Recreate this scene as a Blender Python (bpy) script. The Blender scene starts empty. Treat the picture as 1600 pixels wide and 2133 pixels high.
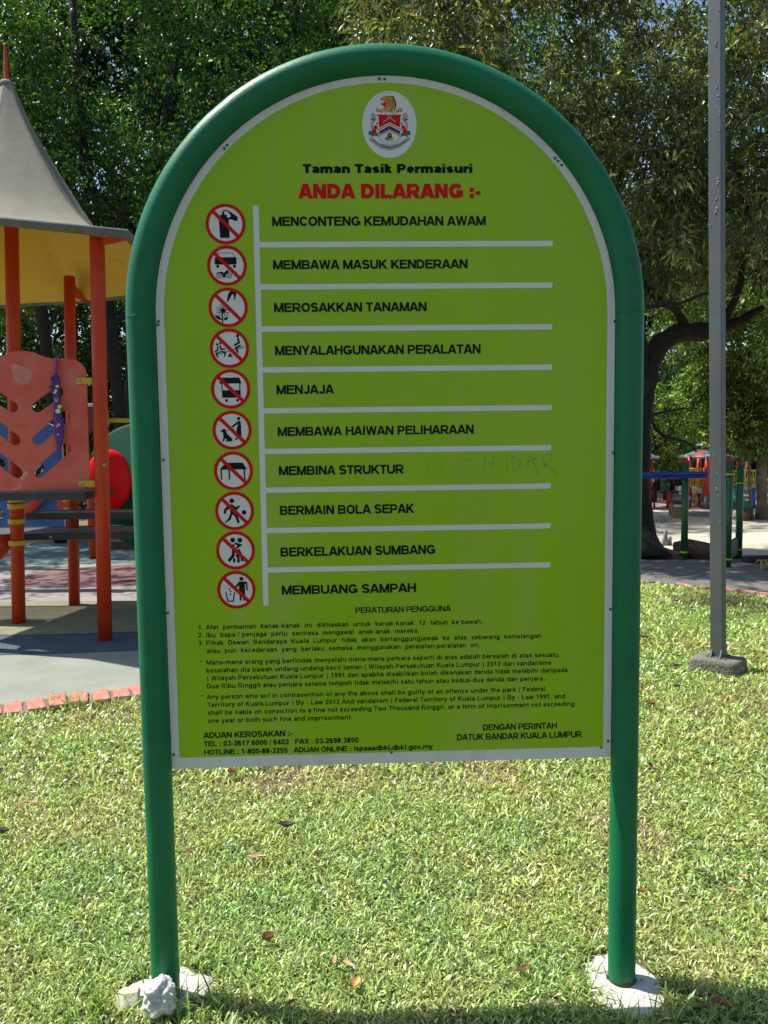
import bpy, bmesh, math, random
import numpy as np
from mathutils import Vector, Matrix, noise
from mathutils.geometry import tessellate_polygon

R_ = math.radians
PI = math.pi
rng = np.random.default_rng(7)
random.seed(7)
SC = bpy.context.scene
COL = SC.collection

# ---------------------------------------------------------------- camera
H = 1.55
F, PITCH, ROLL = 1700.4, 0.0839588, -0.0131749
_c, _s = math.cos(PITCH), math.sin(PITCH)
FW = Vector((0, _c, -_s))
_u0 = Vector((0, _s, _c)); _r0 = Vector((1, 0, 0))
RT = math.cos(ROLL) * _r0 + math.sin(ROLL) * _u0
UP = -math.sin(ROLL) * _r0 + math.cos(ROLL) * _u0
CAMP = Vector((0, 0, H))
cd = bpy.data.cameras.new("camera")
cam = bpy.data.objects.new("camera", cd)
COL.objects.link(cam)
M = Matrix((RT, UP, -FW)).transposed().to_4x4()
M.translation = CAMP
cam.matrix_world = M
cd.sensor_fit = 'VERTICAL'
cd.sensor_height = 24.0
cd.lens = 24.0 * F / 2133.0
cd.clip_end = 2000
SC.camera = cam

# ---------------------------------------------------------------- light
SUND = Vector((-0.36, 0.10, 0.667)).normalized()
ELEV = math.asin(SUND.z)
AZ = math.atan2(SUND.x, SUND.y)
w = bpy.data.worlds.new("World"); SC.world = w; w.use_nodes = True
nt = w.node_tree; bg = nt.nodes['Background']
sky = nt.nodes.new('ShaderNodeTexSky'); sky.sky_type = 'NISHITA'; sky.sun_disc = False
sky.sun_elevation = ELEV; sky.sun_rotation = AZ
nt.links.new(sky.outputs[0], bg.inputs[0]); bg.inputs[1].default_value = 0.12
sl = bpy.data.lights.new("sun", 'SUN'); sl.energy = 5.0; sl.angle = R_(0.53); sl.color = (1, .955, .88)
so = bpy.data.objects.new("sun", sl); COL.objects.link(so)
so.rotation_euler = (-SUND).to_track_quat('-Z', 'Y').to_euler()
so.location = (-20, 8, 40)
SC.view_settings.view_transform = 'Standard'; SC.view_settings.look = 'None'
SC.view_settings.gamma = 1; SC.view_settings.use_curve_mapping = False
SC.view_settings.exposure = 0.6
SC.render.engine = 'CYCLES'
SC.cycles.max_bounces = 8; SC.cycles.transparent_max_bounces = 8
SC.cycles.use_denoising = True


def ray(px, py):
    return FW * F + RT * (px - 800) - UP * (py - 1066.5)


def G(px, py, z=0.0):
    d = ray(px, py); t = (z - H) / d.z
    return CAMP + d * t


def D(px, py, Y):
    d = ray(px, py)
    return CAMP + d * (Y / d.y)


# ---------------------------------------------------------------- helpers
def wloc(o):
    v = Vector((0, 0, 0))
    while o is not None:
        v += o.location; o = o.parent
    return v


def tag(o, label=None, cat=None, group=None, kind=None):
    if label: o['label'] = label
    if cat: o['category'] = cat
    if group: o['group'] = group
    if kind: o['kind'] = kind
    return o


def thing(name, loc, label, cat, group=None):
    o = bpy.data.objects.new(name, None); COL.objects.link(o); o.location = loc
    o.empty_display_size = .1
    return tag(o, label, cat, group)


class MB:
    """collects shapes in world space and links them as one mesh object"""
    def __init__(s): s.v = []; s.f = []; s.m = []; s.sm = []

    def add(s, vs, fs, mi=0, smooth=False):
        b = len(s.v); s.v += [tuple(v) for v in vs]
        for f in fs: s.f.append([b + i for i in f]); s.m.append(mi); s.sm.append(smooth)
        return s

    def box(s, c, size, rz=0, mi=0, ax=None, bev=0):
        hx, hy, hz = size[0] / 2, size[1] / 2, size[2] / 2
        rot = ax if ax is not None else Matrix.Rotation(rz, 3, 'Z')
        c = Vector(c)
        if bev:
            bm = bmesh.new(); bmesh.ops.create_cube(bm, size=1)
            for v in bm.verts: v.co = Vector((v.co.x * 2 * hx, v.co.y * 2 * hy, v.co.z * 2 * hz))
            bmesh.ops.bevel(bm, geom=bm.edges[:], offset=bev, segments=2, affect='EDGES', profile=.6)
            bm.verts.index_update()
            vs = [c + rot @ v.co for v in bm.verts]; fs = [[v.index for v in f.verts] for f in bm.faces]
            bm.free(); return s.add(vs, fs, mi)
        vs = [c + rot @ Vector((x * hx, y * hy, z * hz)) for x, y, z in
              ((-1, -1, -1), (1, -1, -1), (1, 1, -1), (-1, 1, -1), (-1, -1, 1), (1, -1, 1), (1, 1, 1), (-1, 1, 1))]
        return s.add(vs, [(3, 2, 1, 0), (4, 5, 6, 7), (0, 1, 5, 4), (1, 2, 6, 5), (2, 3, 7, 6), (3, 0, 4, 7)], mi)

    def tube(s, pts, rad, n=12, mi=0, cap=True, closed=False, wob=0):
        pts = [Vector(p) for p in pts]; N = len(pts)
        if not hasattr(rad, '__len__'): rad = [rad] * N
        vs = []; ref = None
        for i, p in enumerate(pts):
            if closed: t = pts[(i + 1) % N] - pts[i - 1]
            else: t = pts[min(i + 1, N - 1)] - pts[max(i - 1, 0)]
            t.normalize()
            if ref is None:
                ref = Vector((0, 0, 1)) if abs(t.z) < .9 else Vector((1, 0, 0))
            a = (ref - t * ref.dot(t)).normalized(); b = t.cross(a); ref = a
            for k in range(n):
                an = 2 * PI * k / n
                r = rad[i]
                if wob: r *= 1 + wob * noise.noise((p + a * math.cos(an) * .2 + b * math.sin(an) * .2) * 6)
                vs.append(p + (a * math.cos(an) + b * math.sin(an)) * r)
        fs = []
        for i in range(N if closed else N - 1):
            j = (i + 1) % N
            for k in range(n):
                k2 = (k + 1) % n
                fs.append((i * n + k, i * n + k2, j * n + k2, j * n + k))
        s.add(vs, fs, mi, True)
        if cap and not closed:
            b = len(s.v) - len(vs)
            s.f.append([b + k for k in range(n)][::-1]); s.m.append(mi); s.sm.append(False)
            s.f.append([b + (N - 1) * n + k for k in range(n)]); s.m.append(mi); s.sm.append(False)
        return s

    def lathe(s, c, prof, n=16, mi=0, ax=None):
        c = Vector(c); rot = ax or Matrix.Identity(3); vs = []
        for r, z in prof:
            for k in range(n):
                vs.append(c + rot @ Vector((r * math.cos(2 * PI * k / n), r * math.sin(2 * PI * k / n), z)))
        fs = []
        for i in range(len(prof) - 1):
            for k in range(n):
                k2 = (k + 1) % n; fs.append((i * n + k, i * n + k2, (i + 1) * n + k2, (i + 1) * n + k))
        s.add(vs, fs, mi, True)
        b = len(s.v) - len(vs)
        s.f.append([b + k for k in range(n)][::-1]); s.m.append(mi); s.sm.append(False)
        s.f.append([b + (len(prof) - 1) * n + k for k in range(n)]); s.m.append(mi); s.sm.append(False)
        return s

    def sheet(s, poly, z, mi=0):
        """horizontal polygon at height z"""
        tris = tessellate_polygon([[Vector((p[0], p[1], 0)) for p in poly]])
        vs = [(p[0], p[1], z) for p in poly]
        out = []
        for t in tris:
            a, b, c = (Vector(vs[i]) for i in t)
            out.append(t if (b - a).cross(c - a).z > 0 else (t[0], t[2], t[1]))
        return s.add(vs, out, mi)

    def build(s, name, mats, parent=None, label=None, bevel=0):
        me = bpy.data.meshes.new(name)
        off = wloc(parent) if parent is not None else Vector((0, 0, 0))
        if parent is None: org = Vector((0, 0, 0))
        me.from_pydata([(v[0] - off.x, v[1] - off.y, v[2] - off.z) for v in s.v], [], s.f)
        if not isinstance(mats, (list, tuple)): mats = [mats]
        for m in mats: me.materials.append(m)
        me.polygons.foreach_set('material_index', s.m)
        me.polygons.foreach_set('use_smooth', s.sm)
        me.update()
        o = bpy.data.objects.new(name, me); COL.objects.link(o)
        if parent is not None: o.parent = parent
        if label: o['label'] = label
        if bevel:
            b = o.modifiers.new('bevel', 'BEVEL'); b.width = bevel; b.segments = 2; b.limit_method = 'ANGLE'
        return o


# ---------------------------------------------------------------- materials
MATS = {}


def mat(name, col, rough=.6, var=.0, vscale=8, spots=None, bump=0, bscale=60, metal=0, spec=.5, col2=None, grime=None, coat=0, streak=None):
    """procedural: base colour mottled by noise, optional second colour, optional worn spots, optional bump"""
    if name in MATS: return MATS[name]
    m = bpy.data.materials.new(name); m.use_nodes = True; t = m.node_tree; N = t.nodes; L = t.links
    p = N['Principled BSDF']; p.inputs['Roughness'].default_value = rough
    p.inputs['Metallic'].default_value = metal; p.inputs['Specular IOR Level'].default_value = spec
    p.inputs['Coat Weight'].default_value = coat
    tc = N.new('ShaderNodeTexCoord'); co = tc.outputs['Object']
    c2 = col2 or tuple(max(0, x * (1 - var)) for x in col)
    nz = N.new('ShaderNodeTexNoise'); nz.inputs['Scale'].default_value = vscale; nz.inputs['Detail'].default_value = 6
    nz.inputs['Roughness'].default_value = .65
    L.new(co, nz.inputs['Vector'])
    cr = N.new('ShaderNodeValToRGB'); cr.color_ramp.elements[0].position = .35; cr.color_ramp.elements[1].position = .68
    cr.color_ramp.elements[0].color = (*c2, 1); cr.color_ramp.elements[1].color = (*col, 1)
    L.new(nz.outputs['Fac'], cr.inputs['Fac']); out = cr.outputs[0]
    for sp in (spots or []):
        scol, sscale, thr = sp[:3]
        n2 = N.new('ShaderNodeTexNoise'); n2.inputs['Scale'].default_value = sscale; n2.inputs['Detail'].default_value = 4
        L.new(co, n2.inputs['Vector'])
        r2 = N.new('ShaderNodeValToRGB'); r2.color_ramp.elements[0].position = thr; r2.color_ramp.elements[1].position = min(.999, thr + .03)
        r2.color_ramp.elements[0].color = (0, 0, 0, 1); r2.color_ramp.elements[1].color = (1, 1, 1, 1)
        L.new(n2.outputs['Fac'], r2.inputs['Fac'])
        mx = N.new('ShaderNodeMix'); mx.data_type = 'RGBA'; L.new(r2.outputs[0], mx.inputs['Factor'])
        L.new(out, mx.inputs['A']); mx.inputs['B'].default_value = (*scol, 1); out = mx.outputs['Result']
    if streak:      # dust and rain streaks running down
        scol, amt, sx = streak
        mp = N.new('ShaderNodeMapping'); mp.inputs['Scale'].default_value = (sx, sx, sx * .06); L.new(co, mp.inputs['Vector'])
        n4 = N.new('ShaderNodeTexNoise'); n4.inputs['Scale'].default_value = 1; n4.inputs['Detail'].default_value = 7; n4.inputs['Roughness'].default_value = .7
        L.new(mp.outputs[0], n4.inputs['Vector'])
        r4 = N.new('ShaderNodeMapRange'); r4.inputs['From Min'].default_value = .48; r4.inputs['From Max'].default_value = .78; r4.inputs['To Max'].default_value = amt
        L.new(n4.outputs['Fac'], r4.inputs['Value'])
        m4 = N.new('ShaderNodeMix'); m4.data_type = 'RGBA'; L.new(r4.outputs[0], m4.inputs['Factor']); L.new(out, m4.inputs['A']); m4.inputs['B'].default_value = (*scol, 1); out = m4.outputs['Result']
        n5 = N.new('ShaderNodeMapRange'); n5.inputs['To Min'].default_value = max(.05, rough - .12); n5.inputs['To Max'].default_value = rough + .2; L.new(n4.outputs['Fac'], n5.inputs['Value']); L.new(n5.outputs[0], p.inputs['Roughness'])
    L.new(out, p.inputs['Base Color'])
    if bump:
        n3 = N.new('ShaderNodeTexNoise'); n3.inputs['Scale'].default_value = bscale; n3.inputs['Detail'].default_value = 5
        L.new(co, n3.inputs['Vector'])
        b = N.new('ShaderNodeBump'); b.inputs['Strength'].default_value = 1; b.inputs['Distance'].default_value = bump
        L.new(n3.outputs['Fac'], b.inputs['Height']); L.new(b.outputs[0], p.inputs['Normal'])
    MATS[name] = m
    return m


def leafmat(name, rough=.45, trans=.35, tcol=(1.0, 1.15, .35), spec=.5):
    m = bpy.data.materials.new(name); m.use_nodes = True; t = m.node_tree; N = t.nodes; L = t.links
    p = N['Principled BSDF']; p.inputs['Roughness'].default_value = rough; p.inputs['Specular IOR Level'].default_value = spec
    at = N.new('ShaderNodeAttribute'); at.attribute_name = 'tint'
    L.new(at.outputs['Color'], p.inputs['Base Color'])
    tr = N.new('ShaderNodeBsdfTranslucent')
    mu = N.new('ShaderNodeMix'); mu.data_type = 'RGBA'; mu.blend_type = 'MULTIPLY'; mu.inputs['Factor'].default_value = 1
    L.new(at.outputs['Color'], mu.inputs['A']); mu.inputs['B'].default_value = (tcol[0] * 1.6, tcol[1] * 1.6, tcol[2] * 1.6, 1)
    L.new(mu.outputs['Result'], tr.inputs['Color'])
    ms = N.new('ShaderNodeMixShader'); ms.inputs[0].default_value = trans
    L.new(p.outputs[0], ms.inputs[1]); L.new(tr.outputs[0], ms.inputs[2])
    L.new(ms.outputs[0], N['Material Output'].inputs['Surface'])
    MATS[name] = m
    return m


def mesh_np(name, co, tris, mats, colors=None, parent=None, normals=None):
    """fast mesh from arrays of triangles"""
    me = bpy.data.meshes.new(name); nv = len(co); nf = len(tris)
    off = wloc(parent) if parent is not None else Vector((0, 0, 0))
    co = co - np.array(off)
    me.vertices.add(nv); me.vertices.foreach_set('co', co.astype(np.float32).ravel())
    me.loops.add(nf * 3); me.loops.foreach_set('vertex_index', tris.astype(np.int32).ravel())
    me.polygons.add(nf); me.polygons.foreach_set('loop_start', np.arange(0, nf * 3, 3, dtype=np.int32))
    me.polygons.foreach_set('loop_total', np.full(nf, 3, dtype=np.int32))
    me.update(calc_edges=True)
    for m in (mats if isinstance(mats, (list, tuple)) else [mats]): me.materials.append(m)
    if colors is not None:
        a = me.color_attributes.new('tint', 'FLOAT_COLOR', 'POINT')
        c4 = np.ones((nv, 4), np.float32); c4[:, :3] = colors
        a.data.foreach_set('color', c4.ravel())
    o = bpy.data.objects.new(name, me); COL.objects.link(o)
    if parent is not None: o.parent = parent
    return o


def unit(v):
    return v / np.maximum(np.linalg.norm(v, axis=1, keepdims=True), 1e-9)


def leaf_arrays(pos, dirs, nrm, length, width, bend=.15):
    """one folded two-triangle-pair leaf per position: base, two sides, tip (4 verts, 2 tris)"""
    n = len(pos); side = unit(np.cross(dirs, nrm)); nrm = unit(np.cross(side, dirs))
    L = length[:, None]; W = width[:, None]
    a = pos; b = pos + dirs * L * .45 + side * W * .5 + nrm * L * bend * .3
    c = pos + dirs * L * .45 - side * W * .5 + nrm * L * bend * .3
    d = pos + dirs * L - nrm * L * bend
    co = np.stack([a, b, d, c], 1).reshape(-1, 3)
    base = (np.arange(n) * 4)[:, None]
    tris = np.concatenate([base + np.array([[0, 1, 2]]), base + np.array([[0, 2, 3]])], 1).reshape(-1, 3)
    return co, tris


# ---------------------------------------------------------------- ground
ZL, ZP = 0.0, 0.0
lawn_edge = [(-3.35, 4.15), (-2.75, 4.36), (-2.21, 4.56), (-1.86, 4.71), (-1.5, 4.88), (-1.0, 5.2), (-.5, 5.65), (0.1, 6.4), (.7, 7.2), (1.3, 8.0), (1.9, 8.6),
             (2.45, 8.82), (2.85, 8.72), (3.1, 8.42), (3.4, 8.08), (3.72, 7.78), (4.2, 7.5), (5.0, 7.2)]
soil = mat('soil', (.13, .10, .06), .95, col2=(.075, .07, .03), vscale=9, bump=.01, bscale=40)
MB().sheet([(-160, -60), (160, -60), (160, 260), (-160, 260)], -.03).build('ground', mat('dirt', (.20, .155, .10), .95, col2=(.12, .10, .06), vscale=1.5, bump=.02, bscale=12), None)
bpy.data.objects['ground']['kind'] = 'structure'
lp = [(-7, -4), (9, -4), (9, 6.9)] + lawn_edge[::-1] + [(-7, 3.2)]
o = MB().sheet(lp, 0.0).build('lawn_soil', soil); o['kind'] = 'structure'


def strip(pts, width, z0, z1, mi=0, side=1):
    """ribbon along pts offset to one side"""
    P = [Vector((p[0], p[1], 0)) for p in pts]; out = []
    for i, p in enumerate(P):
        t = (P[min(i + 1, len(P) - 1)] - P[max(i - 1, 0)]).normalized(); n = Vector((-t.y, t.x, 0)) * side
        out.append((p + n * width))
    return out


rub = mat('rubber_green', (.27, .29, .24), .9, col2=(.21, .235, .19), vscale=3, bump=.004, bscale=260, spots=[((.20, .22, .19), 190, .60), ((.55, .57, .5), 230, .64)])
rub_blue = mat('rubber_blue', (.065, .095, .12), .9, col2=(.045, .07, .09), vscale=3, bump=.004, bscale=260, spots=[((.2, .28, .36), 190, .62)])
rub_red = mat('rubber_maroon', (.20, .10, .10), .9, col2=(.15, .08, .08), vscale=3, bump=.004, bscale=260, spots=[((.4, .25, .24), 200, .62)])
rub_pale = mat('rubber_pale', (.30, .27, .26), .9, col2=(.22, .20, .19), vscale=3, bump=.004, bscale=260, spots=[((.6, .57, .53), 200, .64)])
rub_teal = mat('rubber_teal', (.10, .17, .17), .9, col2=(.07, .12, .12), vscale=3, bump=.004, bscale=260)
rub_ol = mat('rubber_olive', (.25, .24, .14), .95, col2=(.17, .17, .10), vscale=5, bump=.006, bscale=200, spots=[((.38, .36, .24), 120, .62)])
inner = strip(lawn_edge[:12], .23, 0, 0, side=1)
play = [(p.x, p.y) for p in inner] + [(.6, 13.5), (-16, 13.5), (-16, 3.2), (-3.6, 3.9)]
o = MB().sheet(play, .004).build('playground_surface', rub); o['kind'] = 'structure'


def blob(cx, cy, rx, ry, n=28, rot=0, seed=0, wob=.16):
    out = []
    for k in range(n):
        a = 2 * PI * k / n
        r = 1 + wob * noise.noise((math.cos(a) * 1.3 + seed * 7.1, math.sin(a) * 1.3, seed))
        x, y = rx * r * math.cos(a), ry * r * math.sin(a)
        out.append((cx + x * math.cos(rot) - y * math.sin(rot), cy + x * math.sin(rot) + y * math.cos(rot)))
    return out


for nm, pl, z, m in (('blue_surface_band', blob(-3.2, 6.45, 3.2, .42, rot=.05, seed=2), .008, rub_blue),
                     ('olive_surface_patch', blob(-3.3, 7.4, 2.6, .75, rot=.0, seed=3), .012, rub_ol),
                     ('pale_surface_patch', blob(-4.2, 9.0, 3.0, .95, rot=-.1, seed=5), .008, rub_pale),
                     ('maroon_surface_patch', blob(-2.2, 10.1, 2.2, 1.0, rot=.3, seed=6), .012, rub_red),
                     ('maroon_surface_patch', blob(-6.6, 9.9, 1.5, .6, rot=.1, seed=9), .012, rub_red),
                     ('teal_surface_patch', blob(-4.5, 12.0, 6.0, 1.3, rot=.0, seed=8), .008, rub_teal)):
    o = MB().sheet(pl, z).build(nm, m); o['kind'] = 'structure'

# path beyond the lawn, sand pit and far surfaces on the right
asph = mat('asphalt', (.16, .155, .14), .9, col2=(.12, .115, .105), vscale=2, bump=.004, bscale=180, spots=[((.25, .24, .2), 120, .66)])
pout = strip(lawn_edge[11:], .13, 0, 0, side=1)
path = [(p.x, p.y) for p in pout] + [(14, 7.4), (16, 10.2), (5.6, 10.35), (3.6, 10.55), (.6, 10.7), (.8, 8.7)]
o = MB().sheet(path, .002).build('path', asph); o['kind'] = 'structure'
sandm = mat('sand', (.60, .54, .42), .95, col2=(.48, .42, .32), vscale=1.2, bump=.01, bscale=60, spots=[((.3, .25, .17), 14, .68)])
o = MB().sheet([(1, 11.0), (3.6, 10.75), (16, 10.45), (20, 14), (19, 17.6), (6, 17.9), (3, 16.5), (.8, 13)], .006).build('sand_pit', sandm); o['kind'] = 'structure'
rub_pink = mat('rubber_pink', (.36, .22, .21), .9, col2=(.28, .2, .2), vscale=1, bump=.004, bscale=60)
o = MB().sheet([(3, 17.2), (6, 17.91), (19, 17.61), (30, 17.0), (30, 22.5), (3, 22.5)], .004).build('far_play_surface', rub_pink); o['kind'] = 'structure'
fl = mat('far_grass', (.15, .20, .055), .95, col2=(.09, .13, .03), vscale=2.5, bump=.05, bscale=18)
o = MB().sheet([(2, 22.6), (34, 22.6), (40, 33), (0, 33)], .003).build('far_lawn', fl); o['kind'] = 'structure'

# brick edging, every brick its own part
brickm = mat('brick_red', (.52, .20, .145), .9, col2=(.36, .15, .105), vscale=9, bump=.004, bscale=90, spots=[((.42, .30, .24), 30, .60), ((.12, .11, .07), 16, .66)])
mort = mat('mortar', (.20, .19, .15), .95, col2=(.12, .12, .09), vscale=14, bump=.006, bscale=60)


def edging(pts, off, wid, gap, ln, label):
    root = thing('brick_edging', (pts[0][0], pts[0][1], 0), label, 'edging')
    P = [Vector((p[0], p[1], 0)) for p in pts]
    a = strip(pts, off - ln / 2 - .005, 0, 0); b = strip(pts, off + ln / 2 + .005, 0, 0)
    mb = MB()
    vs = [(*p.xy, .026) for p in a] + [(*p.xy, .026) for p in b]; n = len(a)
    mb.add(vs, [(i, i + 1, n + i + 1, n + i) for i in range(n - 1)])
    mb.add([(*p.xy, -.05) for p in a] + [(*p.xy, .026) for p in a], [(i, i + 1, n + i + 1, n + i) for i in range(n - 1)])
    mb.add([(*p.xy, -.05) for p in b] + [(*p.xy, .026) for p in b], [(i + 1, i, n + i, n + i + 1) for i in range(n - 1)])
    mb.build('mortar_bed', mort, root)
    mid = strip(pts, off, 0, 0)
    me = None; acc = 0; step = wid + gap; cnt = 0
    for i in range(len(mid) - 1):
        seg = mid[i + 1] - mid[i]; L = seg.length
        while acc < L:
            p = mid[i] + seg * (acc / L); an = math.atan2(seg.y, seg.x) + random.uniform(-.12, .12)
            if me is None:
                q = MB().box((0, 0, 0), (wid, ln, .07), bev=.012).build('brick', brickm, None); me = q.data
            else:
                q = bpy.data.objects.new('brick', me); COL.objects.link(q)
            q.parent = root; q.location = p - root.location + Vector((0, 0, .012 + random.uniform(-.010, .006)))
            q.rotation_euler = (random.uniform(-.05, .05), random.uniform(-.04, .04), an)
            acc += step * random.uniform(.92, 1.1)
        acc -= L
    return root


edging(lawn_edge[:12], .115, .100, .018, .21, 'curved red brick edging between the pale playground surface and the lawn')
edging(lawn_edge[13:], .065, .20, .012, .07, 'narrow red brick kerb beside the shaded asphalt path behind the lamp post')

# ================================================================ the notice board
YAW = 0.0357566
BC = Vector((0.0167873, 2.1973471, 0))
BU = Vector((math.cos(YAW), math.sin(YAW), 0)); BN = Vector((math.sin(YAW), -math.cos(YAW), 0))
ARCR, ARCZ, PIPER = 0.6472, 1.888, 0.0381
PW, PB = 0.6075, 0.668          # plate half width, plate bottom


def BP(u, z, n=0.0): return BC + BU * u + Vector((0, 0, z)) + BN * n


def U(px, py):
    d = ray(px, py); t = (BC - CAMP).dot(BN) / d.dot(BN); P = CAMP + d * t
    return ((P - BC).dot(BU), P.z)


green_paint = mat('green_pipe_paint', (.004, .175, .072), .40, streak=((.03, .11, .05), .5, 22), col2=(.003, .14, .055), vscale=5, bump=.0006, bscale=220,
                  spots=[((.15, .07, .045), 48, .70), ((.02, .26, .16), 9, .74)], spec=.28)
rust = mat('rust', (.17, .07, .035), .9, col2=(.09, .035, .02), vscale=60, bump=.002, bscale=200)
white = mat('board_white', (.66, .70, .66), .38, streak=((.40, .42, .36), .45, 14), col2=(.60, .64, .60), vscale=4, spots=[((.36, .37, .33), 60, .73)])
lime = mat('board_lime', (.295, .52, .008), .28, spec=.28, streak=((.34, .42, .12), .5, 9), col2=(.265, .485, .008), vscale=1.6, spots=[((.16, .27, .02), 70, .765)])
pwhite = mat('print_white', (.66, .71, .67), .35, col2=(.61, .66, .62), vscale=5)
pblack = mat('print_black', (.004, .007, .005), .4, spec=.15)
pred = mat('print_red', (.55, .006, .006), .4, spec=.15)
pgraf = mat('faded_marker', (.02, .25, .07), .45, col2=(.20, .43, .02), vscale=50)
SIGN = thing('notice_board', BC, 'tall arched lime green notice board in a dark green pipe frame on the lawn', 'notice board')

path_ = [BP(-ARCR, -.12), BP(-ARCR, .02)]
for z in np.linspace(.1, ARCZ - .02, 30): path_.append(BP(-ARCR, z))
for k in range(0, 61):
    a = PI - PI * k / 60; path_.append(BP(ARCR * math.cos(a), ARCZ + ARCR * math.sin(a)))
for z in np.linspace(ARCZ - .02, .1, 30): path_.append(BP(ARCR, z))
path_ += [BP(ARCR, .03), BP(ARCR, -.12)]
mb = MB().tube(path_, PIPER, n=40)
vv = []
for v in mb.v:                                    # small dents in the pipe
    p = Vector(v)
    for (u, z, rr, dp) in ((-ARCR - .03, .49, .035, .007), (-ARCR - .03, .455, .018, -.003), (-.18, ARCZ + ARCR + .03, .03, .004), (-.42, ARCZ + .52, .02, .003)):
        c = BP(u, z, .02); d = (p - c).length
        if d < rr * 2: p += (Vector(BP(u * .92, z)) - p).normalized() * dp * math.exp(-(d / rr) ** 2 * 2)
    vv.append(tuple(p))
mb.v = vv
frame = mb.build('arch_frame', green_paint, SIGN)
for s_ in (-1, 1):
    pts = [BP(s_ * ARCR + (PIPER + .0002) * math.cos(a), ARCZ + .002 * math.sin(a * 2), (PIPER + .0002) * math.sin(a)) for a in np.linspace(0, 2 * PI, 40, endpoint=False)]
    MB().tube(pts, .0010, n=6, closed=True).build('weld_seam', green_paint, SIGN)
mb = MB()
N_ = 40; vs = []; fs = []
for k in range(N_):
    a = 2 * PI * k / N_; top = .020 + .012 * noise.noise((math.cos(a) * 2, math.sin(a) * 2, 3.3)) + .006 * noise.noise((math.cos(a) * 6, math.sin(a) * 6, 1.3))
    for z in (-.02, top): vs.append(BP(ARCR + (PIPER + .0012) * math.cos(a), z, (PIPER + .0012) * math.sin(a)))
for k in range(N_): fs.append((2 * k, 2 * ((k + 1) % N_), 2 * ((k + 1) % N_) + 1, 2 * k + 1))
mb.add(vs, fs, 0, True).build('rusted_pipe_foot', rust, SIGN, label='rusty brown foot of the right hand pipe')


def plate_outline(inset, arcs=72, tinset=None, binset=None):
    hw = PW - inset; bi = inset if binset is None else binset
    pts = [(-hw, PB + bi), (hw, PB + bi)]
    for k in range(arcs + 1):
        a = PI * k / arcs; pts.append((hw * math.cos(a), ARCZ + (PW - (tinset if tinset is not None else inset)) * math.sin(a)))
    return pts


def flat(mb, poly, n, mi=0):
    tris = tessellate_polygon([[Vector((p[0], p[1], 0)) for p in poly]])
    out = []
    for t in tris:
        a, b, c = (Vector((*poly[i], 0)) for i in t)
        cr = (b - a).cross(c - a).z
        if abs(cr) < 1e-12: continue
        out.append(t if cr > 0 else (t[0], t[2], t[1]))
    mb.add([BP(p[0], p[1], n) for p in poly], out, mi)


pl = plate_outline(0)
mb = MB(); flat(mb, pl, .004)
n0 = len(pl); back = [BP(p[0], p[1], -.002) for p in pl]
mb.add([BP(p[0], p[1], .004) for p in pl] + back, [(i, n0 + i, n0 + (i + 1) % n0, (i + 1) % n0) for i in range(n0)])
mb.add(back, [list(range(n0))[::-1]])
mb.build('backing_plate', white, SIGN)
mb = MB(); flat(mb, plate_outline(.0215, tinset=.018, binset=.031), .0045)
mb.build('lime_panel', lime, SIGN)
# bracket tabs between pipe and plate
tabm = mat('tab_green', (.006, .07, .04), .5)
for a in (20, 55, 91, 128, 160):
    aa = R_(a); u, z = ARCR * math.cos(aa), ARCZ + ARCR * math.sin(aa)
    q = MB(); ax = Matrix((BU, -BN, Vector((0, 0, 1)))).transposed() @ Matrix.Rotation(-(aa - PI / 2), 3, 'Y')
    q.box(BP(u * .945, ARCZ + ARCR * math.sin(aa) * .945, -.006), (.03, .006, .055), ax=ax).build('bracket_tab', tabm, SIGN)
for z in (.75, 1.15, 1.55):
    for s_ in (-1, 1):
        ax = Matrix((BU, -BN, Vector((0, 0, 1)))).transposed()
        MB().box(BP(s_ * .605, z, -.006), (.05, .006, .03), ax=ax).build('bracket_tab', tabm, SIGN)
# screws
screwm = mat('screw_metal', (.24, .25, .24), .4, metal=.7, col2=(.1, .1, .09), vscale=80)
darkm = mat('dark_hole', (.01, .01, .01), .8)
for (x, y, dk) in ((790, 166, 0), (801, 167, 1), (468, 311, 0), (474, 304, 1), (1155, 331, 0), (1161.5, 337, 1), (1169, 345, 1), (330, 677, 0),
                   (331, 670, 1), (1279.5, 670, 1), (341.5, 958, 0), (1276, 943, 0), (350.5, 1276, 0), (1270.5, 1268.5, 0), (362.5, 1571, 0), (1265.5, 1542.5, 0),
                   (1251.5, 1556, 1), (815.5, 1566, 1), (815, 1559, 0)):
    u, z = U(x, y); mb = MB(); r = .0042 if not dk else .0032
    ring = [(u + r * math.cos(a), z + r * math.sin(a)) for a in np.linspace(0, 2 * PI, 12, endpoint=False)]
    if dk: flat(mb, ring, .0052); mb.build('screw_hole', darkm, SIGN)
    else:
        ax = Matrix((BU, Vector((0, 0, 1)), BN)).transposed()
        mb.lathe(BP(u, z, .0046), [(r, 0), (r, .0008), (r * .6, .002)], n=12, ax=ax)
        mb.build('screw', screwm, SIGN)

# ---------------------------------------------------------------- lettering: heavy grotesque drawn as strokes
def clipy(poly, lo, hi):
    for (sgn, lim) in ((1, lo), (-1, hi)):
        out = []
        for i in range(len(poly)):
            a, b = poly[i - 1], poly[i]
            ia, ib = sgn * (a[1] - lim) >= -1e-9, sgn * (b[1] - lim) >= -1e-9
            if ia != ib:
                t = (lim - a[1]) / (b[1] - a[1]); out.append((a[0] + (b[0] - a[0]) * t, lim))
            if ib: out.append(b)
        poly = out
        if len(poly) < 3: return []
    return poly


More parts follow.
